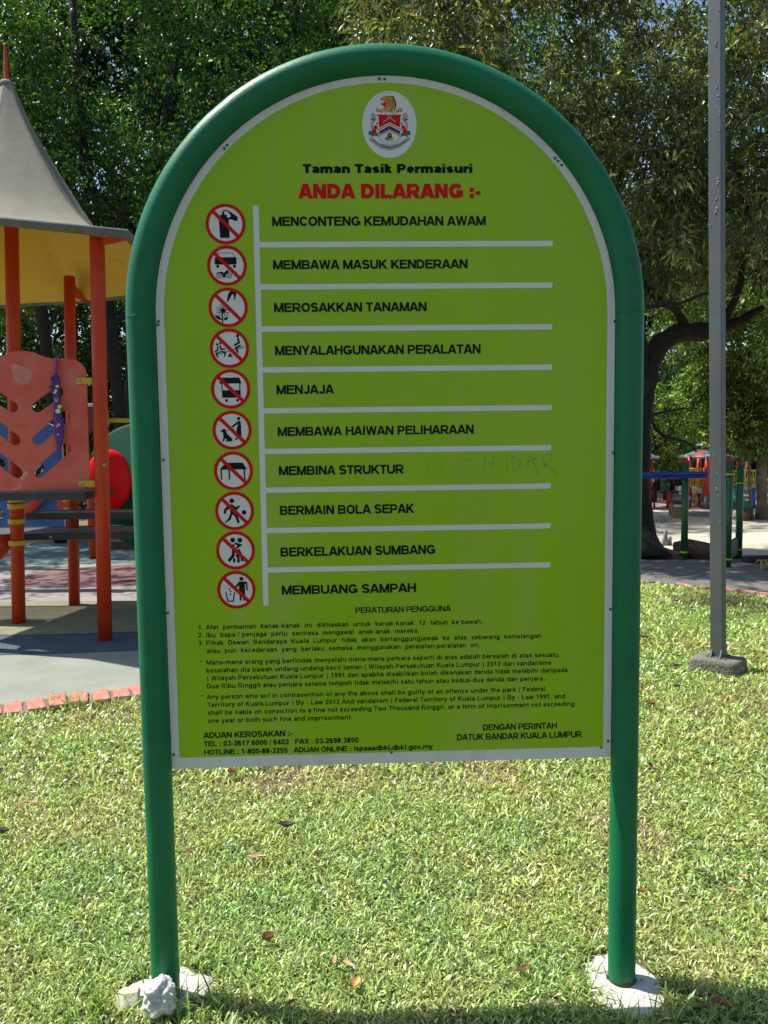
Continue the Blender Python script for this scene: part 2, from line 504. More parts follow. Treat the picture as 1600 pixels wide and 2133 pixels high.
def stroke(pts, t, ext=0.0):
    """quads of a mitred polyline"""
    P = [Vector(p) for p in pts]
    if ext:
        P[0] = P[0] - (P[1] - P[0]).normalized() * ext; P[-1] = P[-1] + (P[-1] - P[-2]).normalized() * ext
    offs = []
    for i in range(len(P)):
        d1 = (P[i] - P[i - 1]).normalized() if i else None
        d2 = (P[i + 1] - P[i]).normalized() if i < len(P) - 1 else None
        d1 = d1 or d2; d2 = d2 or d1
        n1 = Vector((-d1.y, d1.x)); n2 = Vector((-d2.y, d2.x)); m = (n1 + n2)
        m = m.normalized() if m.length > 1e-6 else n1
        k = max(.45, m.dot(n1)); offs.append(m * (t / 2 / k))
    return [[tuple(P[i] - offs[i]), tuple(P[i + 1] - offs[i + 1]), tuple(P[i + 1] + offs[i + 1]), tuple(P[i] + offs[i])] for i in range(len(P) - 1)]


def arc(cx, cy, rx, ry, a0, a1, n=None):
    n = n or max(4, int(abs(a1 - a0) / 22))
    return [(cx + rx * math.cos(R_(a0 + (a1 - a0) * k / n)), cy + ry * math.sin(R_(a0 + (a1 - a0) * k / n))) for k in range(n + 1)]


GW = dict(A=1.0, B=1.0, C=1.0, D=1.0, E=.93, F=.85, G=1.086, H=1.0, I=.39, J=.776, K=1.0, L=.85, M=1.163, N=1.0, O=1.086, P=.93, R=1.0, S=.93, T=.85,
          U=1.0, V=.93, W=1.318, X=.93, Y=.93, Z=.85, a=.776, b=.853, c=.776, d=.853, e=.776, f=.465, g=.853, h=.853, i=.388, j=.388, k=.776,
          l=.388, m=1.242, n=.853, o=.853, p=.853, r=.543, s=.776, t=.465, u=.853, v=.776, w=1.086, y=.776, x=.776, z=.7)
XH = .725


def glyph(ch, t):
    """-> advance, [(list of quads)] in cap heights"""
    h = t / 2; sb = .035 if ch not in 'AVWXYTvwyxftrj' else .02
    if ch == ' ': return .39, []
    adv = GW.get(ch, .776)
    if ch in '.,:': adv = .40
    if ch == '-': adv = .465
    if ch == '/': adv = .39
    if ch in '()': adv = .465
    if ch == '"': adv = .6
    w = adv - 2 * sb; S_ = []; th = t * .86; hh = th / 2; lo, hi = 0, 1

    def L(*p, tt=None, ext=0): S_.append(stroke([(p[i], p[i + 1]) for i in range(0, len(p), 2)], tt or t, ext))

    def P_(pts, tt=None, ext=0): S_.append(stroke(pts, tt or t, ext))
    ov = .012
    if ch == 'A':
        L(h * .75, 0, w / 2 - t * .12, 1, ext=.12); L(w - h * .75, 0, w / 2 + t * .12, 1, ext=.12); L(.2 * w, .29, .8 * w, .29, tt=th)
    elif ch in 'BPR':
        L(h, 0, h, 1); my = .50 if ch == 'B' else .43
        r1 = (1 - hh - my) / 2; x1 = w - h - r1 * .9 - (.03 if ch == 'B' else 0)
        P_([(h, 1 - hh), (x1, 1 - hh)] + arc(x1, 1 - hh - r1, r1 * .9, r1, 90, -90)[1:] + [(h, my)], tt=th)
        if ch == 'B':
            r2 = (my + 0 - hh) / 2; x2 = w - h - r2 * .95
            P_([(h, my - .001), (x2, my - .001)] + arc(x2, hh + r2, r2 * .95, r2, 90, -90)[1:] + [(h, hh)], tt=th)
        if ch == 'R': L(w * .5, my, w - h * .8, 0, ext=.1)
    elif ch == 'C': P_(arc(w / 2 + .02, .5, w / 2 - h + .01, .5 - hh + ov, 33, 327, 14))
    elif ch == 'G':
        P_(arc(w / 2, .5, w / 2 - h, .5 - hh + ov, 34, 322, 14)); L(w - h, .1, w - h, .5, ); L(w * .52, .44, w - .01, .44, tt=th)
    elif ch == 'D':
        xm = w * .42; L(h, 0, h, 1); P_([(h, 1 - hh), (xm, 1 - hh)] + arc(xm, .5, w - h - xm, .5 - hh, 90, -90, 10)[1:] + [(h, hh)])
    elif ch in 'EF':
        L(h, 0, h, 1); L(t, 1 - hh, w, 1 - hh, tt=th); L(t, .53, w * .93, .53, tt=th)
        if ch == 'E': L(t, hh, w + .02, hh, tt=th)
    elif ch == 'H': L(h, 0, h, 1); L(w - h, 0, w - h, 1); L(t, .52, w - t, .52, tt=th)
    elif ch in 'Il': L(w / 2, 0, w / 2, 1)
    elif ch == 'J': P_([(w - h, 1), (w - h, .32)] + arc(w / 2, .3, w / 2 - h, .3 - hh, 0, -170)[1:])
    elif ch == 'K': L(h, 0, h, 1); L(h, .30, w - h * 1.2, 1, ext=.1); L(w * .40, .58, w - h * .9, 0, ext=.1)
    elif ch == 'L': L(h, 0, h, 1); L(t, hh, w, hh, tt=th)
    elif ch == 'M': L(h, 0, h, 1); L(w - h, 0, w - h, 1); L(h * 1.2, 1, w / 2, .02, ext=.1, tt=t * .9); L(w - h * 1.2, 1, w / 2, .02, ext=.1, tt=t * .9)
    elif ch == 'N': L(h, 0, h, 1); L(w - h, 0, w - h, 1); L(h * 1.1, 1, w - h * 1.1, 0, ext=.1)
    elif ch in 'O0': P_(arc(w / 2, .5, w / 2 - h, .5 - hh + ov, 0, 360, 20))
    elif ch == 'S':
        ry = (1 - th) / 4; P_(arc(w / 2, 1 - hh - ry + ov, w / 2 - h, ry + ov, 22, 250, 9) + arc(w / 2, hh + ry - ov, w / 2 - h, ry + ov, 70, -160, 9))
    elif ch == 'T': L(w / 2, 0, w / 2, 1); L(0, 1 - hh, w, 1 - hh, tt=th)
    elif ch == 'U': P_([(h, 1), (h, .38)] + arc(w / 2, .38, w / 2 - h, .38 - hh + ov, 180, 360, 10)[1:] + [(w - h, 1)])
    elif ch in 'Vv':
        hi = 1 if ch == 'V' else XH; L(h * .8, hi, w / 2 - t * .1, 0, ext=.12); L(w - h * .8, hi, w / 2 + t * .1, 0, ext=.12)
    elif ch in 'Ww':
        hi = 1 if ch == 'W' else XH; q = t * .88
        for a, b in ((h * .8, w * .26), (w * .5, w * .28), (w * .5, w * .72), (w - h * .8, w * .74)): L(a, hi, b, 0, ext=.12, tt=q)
    elif ch == 'X': L(h, 0, w - h, 1, ext=.1); L(h, 1, w - h, 0, ext=.1)
    elif ch == 'Y': L(w / 2, 0, w / 2, .45); L(h * .8, 1, w / 2, .40, ext=.1); L(w - h * .8, 1, w / 2, .40, ext=.1)
    elif ch == 'Z': L(0.02, 1 - hh, w, 1 - hh, tt=th); L(0, hh, w, hh, tt=th); L(h * 1.2, .05, w - h * 1.2, .95)
    elif ch == 'a':
        r = w / 2 - h * .9; P_(arc(w / 2 - .01, XH - hh - .17, r, .17 + ov, 160, 0) + [(w - h - .02, .12), (w - h + .03, 0)]); P_(arc(w / 2 - .03, .215, w / 2 - h + .0, .215 - hh + ov, 0, 360, 12), tt=th * .95)
    elif ch in 'bdpqg':
        x = h if ch in 'bp' else w - h
        P_(arc(w / 2, XH / 2, w / 2 - h, XH / 2 - hh + ov, 0, 360, 16), tt=t * .95)
        if ch in 'bd': L(x, 0, x, 1)
        elif ch == 'g': P_([(x, XH), (x, .0)] + arc(w / 2, -.04, w / 2 - h, .24 - hh, 0, -165)[1:], tt=t * .95); lo = -.3
        else: L(x, -.28, x, XH); lo = -.3
    elif ch == 'c': P_(arc(w / 2 + .02, XH / 2, w / 2 - h, XH / 2 - hh + ov, 45, 315))
    elif ch == 'e': P_(arc(w / 2, XH / 2, w / 2 - h, XH / 2 - hh + ov, 0, 318), tt=t * .95); L(h, XH / 2 - .02, w, XH / 2 - .02, tt=th * .85)
    elif ch == 'f': P_([(w * .45, 0), (w * .45, .78)] + arc(w * .45 + .16, .8, .16, .2 - hh, 180, 80)[1:]); L(0, XH - hh, w, XH - hh, tt=th * .9)
    elif ch in 'hn':
        hi = 1; L(h, 0, h, 1 if ch == 'h' else XH); P_(arc(w / 2, XH - .26, w / 2 - h, .26 - hh + ov, 180, 0) + [(w - h, 0)], tt=t * .97)
    elif ch == 'm':
        L(h, 0, h, XH)
        for k in range(2):
            x0 = h + k * (w - t) / 2; x1 = x0 + (w - t) / 2; P_(arc((x0 + x1) / 2, XH - .22, (x1 - x0) / 2, .22 - hh + ov, 180, 0) + [(x1, 0)], tt=t * .97)
    elif ch in 'ij':
        L(w / 2, max(1 - t * .8, XH + .11), w / 2, 1)
        if ch == 'i': L(w / 2, 0, w / 2, XH)
        else: P_([(w / 2, XH), (w / 2, -.1)] + arc(w / 2 - .14, -.1, .14, .18 - hh, 0, -90)[1:]); lo = -.3
    elif ch == 'k': L(h, 0, h, 1); L(h, .22, w - h * 1.2, XH, ext=.0); L(w * .42, .40, w - h * .9, 0, ext=.06)
    elif ch == 'o': P_(arc(w / 2, XH / 2, w / 2 - h, XH / 2 - hh + ov, 0, 360, 16))
    elif ch == 'r': hi = XH; L(h, 0, h, XH); P_(arc(w * .95, XH - .3, w * .95 - h, .3 - hh, 175, 85))
    elif ch == 's':
        ry = (XH - th * .9) / 4; P_(arc(w / 2, XH - hh - ry + ov, w / 2 - h, ry, 22, 250, 8) + arc(w / 2, hh + ry - ov, w / 2 - h, ry, 70, -160, 8), tt=t * .9)
    elif ch == 't': P_([(w * .48, .95), (w * .48, .18)] + arc(w * .48 + .14, .18, .14, .18 - hh, 180, 280)[1:]); L(0, XH - hh, w, XH - hh, tt=th * .9)
    elif ch == 'u': L(w - h, 0, w - h, XH); P_([(h, XH)] + arc(w / 2, .26, w / 2 - h, .26 - hh + ov, 180, 360), tt=t * .97); hi = XH
    elif ch == 'y': hi = XH; lo = -.3; L(h * .8, XH, w / 2, .02, ext=.08); L(w - h * .8, XH, w * .36, -.22, ext=.08); L(w * .08, -.24, w * .4, -.22, tt=th)
    elif ch == 'x': hi = XH; L(h, 0, w - h, XH, ext=.1); L(h, XH, w - h, 0, ext=.1)
    elif ch == 'z': hi = XH; L(0.02, XH - hh, w, XH - hh, tt=th); L(0, hh, w, hh, tt=th); L(h * 1.2, .05, w - h * 1.2, XH - .05)
    elif ch == '1': L(w * .58, 0, w * .58, 1); L(w * .10, .70, w * .58, .93, tt=th)
    elif ch == '2': P_(arc(w / 2, .70, w / 2 - h, .30 - hh, 170, -30) + [(h * 1.2, hh)]); L(h * .4, hh, w, hh, tt=th)
    elif ch == '3': P_(arc(w / 2, .745, w / 2 - h - .02, .255 - hh, 160, -80)); P_(arc(w / 2, .27, w / 2 - h, .27 - hh, 85, -160))
    elif ch == '4': L(w * .68, 0, w * .68, 1); L(0, .28, w, .28, tt=th); L(h * .6, .28, w * .66, .97, tt=th)
    elif ch == '5': L(w * .22, 1 - hh, w * .95, 1 - hh, tt=th); L(w * .24, 1, w * .15, .45, tt=th); P_(arc(w / 2, .33, w / 2 - h, .33 - hh, 140, -155))
    elif ch in '69':
        a_ = arc(w / 2, .31, w / 2 - h, .31 - hh, 0, 360, 14); b_ = arc(w / 2, .5, w / 2 - h, .5 - hh, 40, 195, 8)
        if ch == '9': a_ = [(w - x, 1 - y) for x, y in a_]; b_ = [(w - x, 1 - y) for x, y in b_]
        P_(a_); P_(b_)
    elif ch == '7': L(0.02, 1 - hh, w, 1 - hh, tt=th); L(w - h, .93, w * .32, 0)
    elif ch == '8': P_(arc(w / 2, .75, w / 2 - h - .02, .25 - hh, 0, 360, 12)); P_(arc(w / 2, .27, w / 2 - h, .27 - hh, 0, 360, 12))
    elif ch == '.': L(w / 2, 0, w / 2, t)
    elif ch == ',': L(w / 2, 0, w / 2, t); L(w / 2 + h * .5, 0, w / 2 - h * .2, -.15, tt=t * .5); lo = -.3
    elif ch == ':': L(w / 2, 0, w / 2, t); L(w / 2, XH - t, w / 2, XH)
    elif ch == '-': L(0.02, .36, w, .36, tt=th)
    elif ch == '/': L(h * .6, 0, w - h * .6, 1, ext=.05, tt=t * .7)
    elif ch == '(': lo = -.28; P_(arc(w + .12, .37, w - .02, .66, 120, 240), tt=t * .8)
    elif ch == ')': lo = -.28; P_(arc(-.12, .37, w - .02, .66, 60, -60), tt=t * .8)
    elif ch == '"':
        for x in (.12, .36): L(x, .66, x, .80, tt=t); L(x - .02, .8, x + .06, .98, tt=t * .5)
    out = []
    for st in S_:
        qs = []
        for q in st:
            q = clipy([(p[0] + sb, p[1]) for p in q], lo, hi + ov)
            if q: qs.append(q)
        out.append(qs)
    return adv, out


def text(s, xl, xr, yb, cap, wt=.2, m=None, track=0.0, n=.0052, name='lettering', mb=None):
    uL, z = U(xl, yb); _, zt = U(xl, yb - cap); ch = zt - z; uR, _ = U(xr, yb - (xr - xl) * .012)
    x = 0; items = []
    for c in s:
        a, st = glyph(c, wt); items.append((x, st)); x += a + track
    tot = x - track - .12; sx = (uR - uL) / (tot * ch)
    own = mb is None; mb = mb or MB()
    k = 0
    for (x, st) in items:
        for q in st:
            k += 1
            for p in q:
                mb.add([BP(uL + (x - .06 + v[0]) * ch * sx, z + v[1] * ch, n + (k % 6) * .00003) for v in p], [list(range(len(p)))])
    if own: return mb.build(name, m or pblack, SIGN)
    return mb


rows = [('MENCONTENG KEMUDAHAN AWAM', 568, 1011, 472, 19.5), ('MEMBAWA MASUK KENDERAAN', 570, 973, 562, 19), ('MEROSAKKAN TANAMAN', 572, 888, 651, 19),
        ('MENYALAHGUNAKAN PERALATAN', 574, 1000, 740.5, 19.3), ('MENJAJA', 577, 695, 821.6, 19), ('MEMBAWA HAIWAN PELIHARAAN', 579.5, 986, 908.5, 18.6),
        ('MEMBINA STRUKTUR', 582, 840, 990, 19), ('BERMAIN BOLA SEPAK', 584, 862, 1072.5, 19), ('BERKELAKUAN SUMBANG', 585.5, 906, 1159, 19), ('MEMBUANG SAMPAH', 588, 866, 1238, 18.7)]
for r in rows: text(*r, wt=.24)
text('Taman Tasik Permaisuri', 632, 983, 362, 19, wt=.31)
text('ANDA DILARANG :-', 624, 1000, 415, 30.5, wt=.30, m=pred)
text('PERATURAN PENGGUNA', 741, 938, 1276.5, 12, wt=.2)
for s, a, b, y in (('1. Alat  permainan  kanak-kanak  ini  dikhaskan  untuk  kanak-kanak  12  tahun  ke bawah.', 414, 1005, 1310.7),
                   ('2. Ibu  bapa / penjaga  perlu  sentiasa  mengawal  anak-anak  mereka.', 414, 873, 1327),
                   ('3. Pihak  Dewan  Bandaraya  Kuala  Lumpur  tidak  akan  bertanggungjawab  ke  atas  sebarang  kemalangan', 414.5, 1126, 1343.4),
                   ('atau  pun  kecederaan  yang  berlaku  semasa  menggunakan  peralatan-peralatan  ini.', 432, 999, 1359.6)):
    text(s, a, b, y, 9.6, wt=.185, track=.10)
text('"', 418, 423, 1383.8, 9.6, wt=.15)
text('"', 420, 425, 1455.3, 9.6, wt=.15)
for s, a, b, y in (('Mana-mana orang yang bertindak menyalahi mana-mana perkara seperti di atas adalah bersalah di atas sesuatu', 431.5, 1162, 1383.8),
                   ('kesalahan dia bawah undang-undang kecil taman ( Wilayah Persekutuan Kuala Lumpur ) 2012 dan vandalisme', 431.5, 1147, 1400.3),
                   ('( Wilayah Persekutuan Kuala Lumpur ) 1991 dan apabila disabitkan boleh dikenakan denda tidak melebihi daripada', 432, 1181, 1416.3),
                   ('Dua Ribu Ringgit atau penjara selama tempoh tidak melebihi satu tahun atau kedua-dua denda dan penjara.', 432.5, 1134, 1433),
                   ('Any person who act in contravention of any the above shall be guilty of an offence under the park ( Federal', 432, 1135, 1455.3),
                   ('Territory of Kuala Lumpur ) By - Law 2012 And vandalism ( Federal Territory of Kuala Lumpur ) By - Law 1991, and', 433.5, 1176, 1471.6),
                   ('shall be liable on conviction to a fine not exceeding Two Thousand Ringgit, or a term of imprisonment not exceeding', 434, 1195, 1488),
                   ('one year or both such fine and imprisonment.', 434.5, 734, 1504.8)):
    text(s, a, b, y, 9.6, wt=.185, track=.10)
text('ADUAN KEROSAKAN :-', 425.5, 609, 1536.5, 12, wt=.22)
text('TEL : 03-2617 6000 / 6402   FAX : 03-2698 3850', 426, 747, 1553.5, 10.5, wt=.215)
text('HOTLINE : 1-800-88-3255   ADUAN ONLINE : ispaaadbkl.dbkl.gov.my', 426.5, 901, 1571, 10.5, wt=.215)
text('DENGAN PERINTAH', 1006, 1159, 1520, 12.4, wt=.21)
text('DATUK BANDAR KUALA LUMPUR', 952, 1210, 1541, 12.8, wt=.21)

# white dividers
uv0, zt = U(533.5, 429); uv1, zb = U(554.5, 1261); uv = (uv0 + uv1) / 2; hw = .0074
mb = MB(); flat(mb, [(uv - hw, zb), (uv + hw, zb), (uv + hw, zt), (uv - hw, zt)], .0050); mb.build('vertical_divider', pwhite, SIGN)
for (y0, x1) in ((510.7, 1150.5), (598.5, 1150), (686, 1149.5), (771, 1149), (856, 1148.2), (940.5, 1147), (1021, 1146.5), (1105, 1146), (1187, 1145.5)):
    u1, _ = U(x1, y0 - 5); _, z = U(548, y0); hz = .0071
    mb = MB(); flat(mb, [(uv + hw, z - hz), (u1, z - hz), (u1, z + hz), (uv + hw, z + hz)], .0050); mb.build('divider_line', pwhite, SIGN)

# ---------------------------------------------------------------- the ten prohibition signs
def circ(cx, cy, r, n=20, a0=0, a1=360): return [(cx + r * math.cos(R_(a0 + (a1 - a0) * k / n)), cy + r * math.sin(R_(a0 + (a1 - a0) * k / n))) for k in range(n)]


def picto(cpx, cpy, rpx, crop, shapes):
    """crop=(cx,cy,R) of the pictogram's own drawing coordinates; shapes = list of polygons / strokes"""
    u0, z0 = U(cpx, cpy); r = abs(U(cpx + rpx, cpy)[0] - u0)
    root = bpy.data.objects.new('prohibition_sign', None); COL.objects.link(root); root.parent = SIGN
    root.location = BP(u0, z0) - SIGN.location
    X = lambda p: (u0 + p[0] * r, z0 + p[1] * r)
    mb = MB(); flat(mb, [X(p) for p in circ(0, 0, .86, 40)], .0048); mb.build('white_disc', pwhite, root)
    mb = MB(); k = 0
    for s in shapes:
        kind = s[0]
        cv = lambda p: X(((p[0] - crop[0]) / crop[2], (crop[1] - p[1]) / crop[2]))
        k += 1; n = .0050 + (k % 8) * .00002
        if kind == 'p': flat(mb, [cv(p) for p in s[1]], n)
        elif kind == 'c': flat(mb, [cv(p) for p in circ(s[1], s[2], s[3])], n)
        elif kind == 'r':       # ring
            for q in stroke([cv(p) for p in circ(s[1], s[2], s[3])] + [cv(circ(s[1], s[2], s[3])[0])], s[4] / crop[2] * r): mb.add([BP(*p, n) for p in q], [(0, 1, 2, 3)])
        elif kind == 's':       # thick stroke with round ends
            t = s[2] / crop[2] * r; P = [cv(p) for p in s[1]]
            for q in stroke(P, t): mb.add([BP(*p, n) for p in q], [(0, 1, 2, 3)])
            if len(s) < 4:
                for j, p in enumerate(P): flat(mb, circ(p[0], p[1], t / 2, 10), n + .00001 * (1 + j % 2))
        elif kind == 'w':
            pass
    mb.build('pictogram', pblack, root)
    mb = MB(); a = 40
    o1, o2 = circ(0, 0, 1, a), circ(0, 0, .835, a)
    for i in range(a):
        j = (i + 1) % a; mb.add([BP(*X(p), .00535) for p in (o2[i], o1[i], o1[j], o2[j])], [(0, 1, 2, 3)])
    mb.build('red_ring', pred, root)
    mb = MB(); d = .845 / math.sqrt(2)
    for q in stroke([X((-d, d)), X((d, -d))], .185 * r): mb.add([BP(*p, .0054) for p in q], [(0, 1, 2, 3)])
    mb.build('red_bar', pred, root)


C1, C2, C3, C4 = (377, 255, 222), (392, 716, 221), (405, 1178, 219), (419, 246, 218)
picto(470.7, 467.8, 41.6, C1, [('p', [(303, 207), (413, 207), (419, 406), (311, 406)]), ('p', [(320, 153), (392, 153), (392, 180), (411, 184), (413, 209), (318, 209)]), ('p', [(342, 120), (367, 120), (368, 155), (342, 155)]),
      ('s', [(352, 108), (385, 106), (415, 120)], 13), ('p', [(398, 108), (430, 118), (513, 178), (508, 222), (488, 222), (440, 205), (392, 204), (398, 190), (420, 184), (438, 172), (428, 150), (412, 128)])])
picto(473.5, 554.2, 41.5, C2, [('s', [(285, 622), (285, 578), (462, 578), (476, 624)], 6, 0), ('p', [(270, 624), (495, 624), (499, 640), (499, 704), (258, 704), (258, 636)]), ('c', 289, 724, 17), ('c', 474, 724, 17),
      ('r', 303, 825, 27, 8), ('c', 303, 825, 10), ('r', 416, 825, 27, 8), ('c', 416, 825, 10), ('p', [(270, 793), (330, 780), (350, 790), (372, 786), (380, 764), (408, 768), (412, 785), (396, 800), (378, 812), (374, 846), (338, 846), (340, 812), (318, 796), (272, 800)])])
fl_ = [('c', 347, 1213, 25)]
for k in range(9):
    a = 2 * PI * k / 9 + .15; cx, cy = 347 + 50 * math.cos(a), 1213 + 50 * math.sin(a)
    ring = [(cx + 25 * math.cos(b) * math.cos(a) - 13 * math.sin(b) * math.sin(a), cy + 25 * math.cos(b) * math.sin(a) + 13 * math.sin(b) * math.cos(a)) for b in np.linspace(0, 2 * PI, 14)]
    fl_.append(('s', ring, 5, 0))
picto(476, 641, 41, C3, fl_ + [('s', [(336, 1235), (336, 1290), (343, 1348)], 14, 0), ('p', [(256, 1252), (300, 1275), (330, 1305), (322, 1317), (285, 1308), (262, 1280)]), ('p', [(342, 1308), (370, 1288), (402, 1280), (395, 1308), (375, 1322)]),
      ('p', [(425, 1002), (465, 998), (500, 1020), (494, 1060), (480, 1095), (466, 1096), (474, 1062), (466, 1034), (452, 1036), (428, 1078), (408, 1112), (390, 1116), (402, 1060), (415, 1022)])])
picto(478.6, 726, 41, C4, [('s', [(262, 318), (590, 230)], 9, 0), ('p', [(424, 292), (398, 341), (454, 341)]), ('c', 512, 110, 18), ('s', [(517, 140), (527, 185), (480, 210)], 22), ('s', [(540, 218), (490, 240), (510, 288)], 20),
      ('c', 286, 202, 14), ('s', [(290, 228), (290, 262), (262, 280)], 17), ('s', [(315, 285), (270, 300), (286, 340)], 15), ('c', 318, 188, 13), ('s', [(318, 215), (324, 255), (366, 252)], 17), ('s', [(330, 278), (372, 288), (364, 330)], 17)])
picto(481.2, 810.7, 41, (433, 697, 219), [('p', [(333, 570), (532, 570), (556, 636), (305, 636)]), ('p', [(331, 634), (343, 634), (343, 712), (331, 712)]), ('p', [(529, 634), (541, 634), (541, 712), (529, 712)]), ('p', [(335, 710), (543, 710), (543, 793), (337, 793)]), ('c', 384, 823, 16), ('c', 506, 823, 16)])
picto(484.2, 896.2, 40.8, (449, 1153, 218), [('c', 525, 1024, 19), ('p', [(515, 1052), (540, 1050), (548, 1070), (552, 1240), (530, 1240), (508, 1190)]), ('s', [(522, 1064), (455, 1113)], 22), ('p', [(505, 1110), (548, 1090), (550, 1160), (500, 1258), (474, 1262), (480, 1248), (500, 1230), (496, 1170)]), ('s', [(455, 1113), (392, 1166)], 8, 0),
      ('p', [(314, 1160), (340, 1150), (345, 1136), (378, 1138), (384, 1175), (400, 1198), (445, 1245), (452, 1275), (375, 1280), (376, 1268), (390, 1264), (372, 1240), (352, 1278), (336, 1276), (352, 1230), (348, 1200), (344, 1170), (318, 1168)])])
C7 = (464, 271, 215)
picto(487, 980.8, 40.6, C7, [('p', [(320, 245), (385, 180), (565, 180), (618, 256), (320, 256)]), ('p', [(320, 250), (338, 250), (338, 367), (324, 367)]), ('p', [(408, 250), (426, 250), (426, 367), (410, 367)]), ('p', [(574, 250), (590, 250), (594, 372), (578, 372)])])
C8 = (476, 715, 215)
picto(489.3, 1064, 40.5, C8, [('c', 448, 601, 27), ('p', [(405, 645), (450, 640), (470, 655), (495, 672), (528, 655), (542, 664), (500, 708), (470, 700), (470, 720), (510, 775), (532, 848), (505, 854), (480, 780), (452, 752), (430, 812), (372, 850), (366, 838), (404, 800), (428, 740), (428, 690), (388, 706), (380, 746), (352, 744), (362, 696)]), ('c', 580, 733, 26)])
picto(491.3, 1146, 40.5, (487, 1152, 214), [('c', 459, 1037, 27), ('c', 537, 1039, 27), ('s', [(464, 1084), (462, 1205), (408, 1270)], 32, 0), ('s', [(490, 1076), (540, 1094), (505, 1120)], 26), ('p', [(500, 1140), (535, 1140), (566, 1215), (566, 1225), (485, 1225)]), ('s', [(470, 1235), (468, 1285)], 26, 0), ('s', [(516, 1225), (516, 1290)], 28, 0), ('s', [(548, 1235), (560, 1275)], 26, 0)])
picto(493.2, 1227.8, 40, (497, 1588, 213), [('c', 555, 1466, 22), ('p', [(525, 1496), (600, 1496), (620, 1512), (622, 1598), (606, 1598), (604, 1524), (592, 1524), (592, 1705), (568, 1715), (562, 1620), (552, 1620), (550, 1712), (530, 1712), (526, 1540), (500, 1560), (478, 1556), (500, 1530)]),
      ('s', [(378, 1612), (400, 1715), (458, 1715), (476, 1610)], 14, 0), ('s', [(478, 1556), (540, 1620)], 10, 0), ('p', [(420, 1566), (432, 1577), (420, 1588), (408, 1577)]), ('p', [(431, 1592), (443, 1604), (431, 1616), (419, 1604)]), ('p', [(419, 1628), (436, 1628), (436, 1646), (419, 1646)])])

# ---------------------------------------------------------------- the crest in its white oval
cu, cz = U(811.1, 260.7); ru = abs(U(867.7, 260.7)[0] - cu); rz = abs(U(811.1, 330.1)[1] - cz)
CREST = bpy.data.objects.new('crest', None); COL.objects.link(CREST); CREST.parent = SIGN; CREST.location = BP(cu, cz) - SIGN.location
mb = MB(); flat(mb, [(cu + ru * math.cos(a), cz + rz * math.sin(a)) for a in np.linspace(0, 2 * PI, 56, endpoint=False)], .0048); mb.build('white_oval', pwhite, CREST)
cgold = mat('crest_gold', (.60, .31, .02), .4, col2=(.50, .20, .015), vscale=60); cnavy = mat('crest_navy', (.012, .012, .07), .4)
cgreen = mat('crest_green', (.01, .12, .06), .4); cpink = mat('crest_pink', (.45, .26, .26), .4); cgrey = mat('crest_grey', (.33, .36, .34), .4); cyel = mat('crest_yellow', (.40, .45, .04), .4)
_ck = [0]


def cr(name, m, polys, strokes=(), lay=0):
    mb = MB(); cv = lambda p: (cu + (p[0] - 813) / 647 * ru, cz + (922 - p[1]) / 793 * rz)
    for p in polys:
        _ck[0] += 1; flat(mb, [cv(q) for q in p], .0050 + lay * .00006 + (_ck[0] % 5) * .00001)
    for pts, t in strokes:
        _ck[0] += 1
        for q in stroke([cv(p) for p in pts], t / 647 * ru): mb.add([BP(*p, .0050 + lay * .00006 + (_ck[0] % 5) * .00001) for p in q], [(0, 1, 2, 3)])
    mb.build(name, m, CREST)


cr('tiger_head', cgold, [[(650, 600), (655, 545), (700, 500), (745, 470), (730, 385), (640, 360), (600, 355), (598, 320), (640, 290), (720, 255), (870, 250), (930, 270), (970, 370), (985, 470), (950, 560), (900, 600)]], lay=1)
cr('tiger_mouth', pred, [[(615, 430), (640, 415), (690, 420), (700, 375), (740, 385), (748, 440), (720, 500), (690, 510), (665, 470), (630, 462)]], lay=2)
cr('tiger_teeth', pwhite, [[(622, 378), (700, 382), (702, 410), (660, 425), (625, 400)]], lay=3)
cr('tiger_stripes', pblack, [[(880, 255), (935, 262), (915, 290), (960, 360), (985, 460), (965, 560), (945, 600), (935, 590), (960, 520), (950, 420), (905, 320)]],
   [([(820, 320), (830, 400), (800, 440)], 14), ([(880, 330), (890, 420), (850, 490)], 14), ([(930, 420), (910, 500), (850, 560)], 12), ([(760, 300), (790, 350), (780, 400)], 12), ([(700, 262), (880, 256)], 10), ([(600, 330), (655, 335)], 9), ([(760, 470), (775, 500)], 14), ([(810, 460), (830, 480)], 12)], lay=4)
cr('tiger_collar', pblack, [], [([(755, 588), (765, 636)], 20), ([(812, 588), (830, 640)], 24), ([(865, 590), (885, 640)], 22), ([(705, 590), (715, 618)], 12)], lay=4)
cr('shield_field', pred, [[(505, 690), (1120, 690), (1075, 740), (1062, 1010), (813, 885), (565, 1015), (558, 740)]], lay=1)
cr('crossed_keris', cgrey, [], [([(690, 610), (740, 680), (850, 780), (960, 865)], 20), ([(935, 610), (880, 700), (780, 790), (660, 870)], 20)], lay=4)
cr('chevron_red', pred, [], [([(566, 1042), (813, 910), (1062, 1040)], 20), ([(570, 1190), (813, 1065), (1060, 1190)], 18)], lay=2)
cr('chevron_white', pwhite, [], [([(566, 1068), (813, 936), (1062, 1066)], 22), ([(566, 1015), (813, 885), (1062, 1012)], 18)], lay=1)
cr('chevron_navy', cnavy, [[(566, 1085), (813, 950), (1062, 1080), (1062, 1160), (813, 1035), (566, 1160)]], lay=3)
cr('shield_outline', cgrey, [], [([(566, 1160), (570, 1240), (640, 1320), (813, 1400), (985, 1320), (1055, 1240), (1062, 1160)], 10), ([(560, 1250), (680, 1390), (813, 1425), (960, 1385), (1070, 1250)], 8)], lay=2)
hexa = lambda x, y, r: [(x + r * math.cos(R_(60 * k + 30)), y + r * math.sin(R_(60 * k + 30))) for k in range(6)]
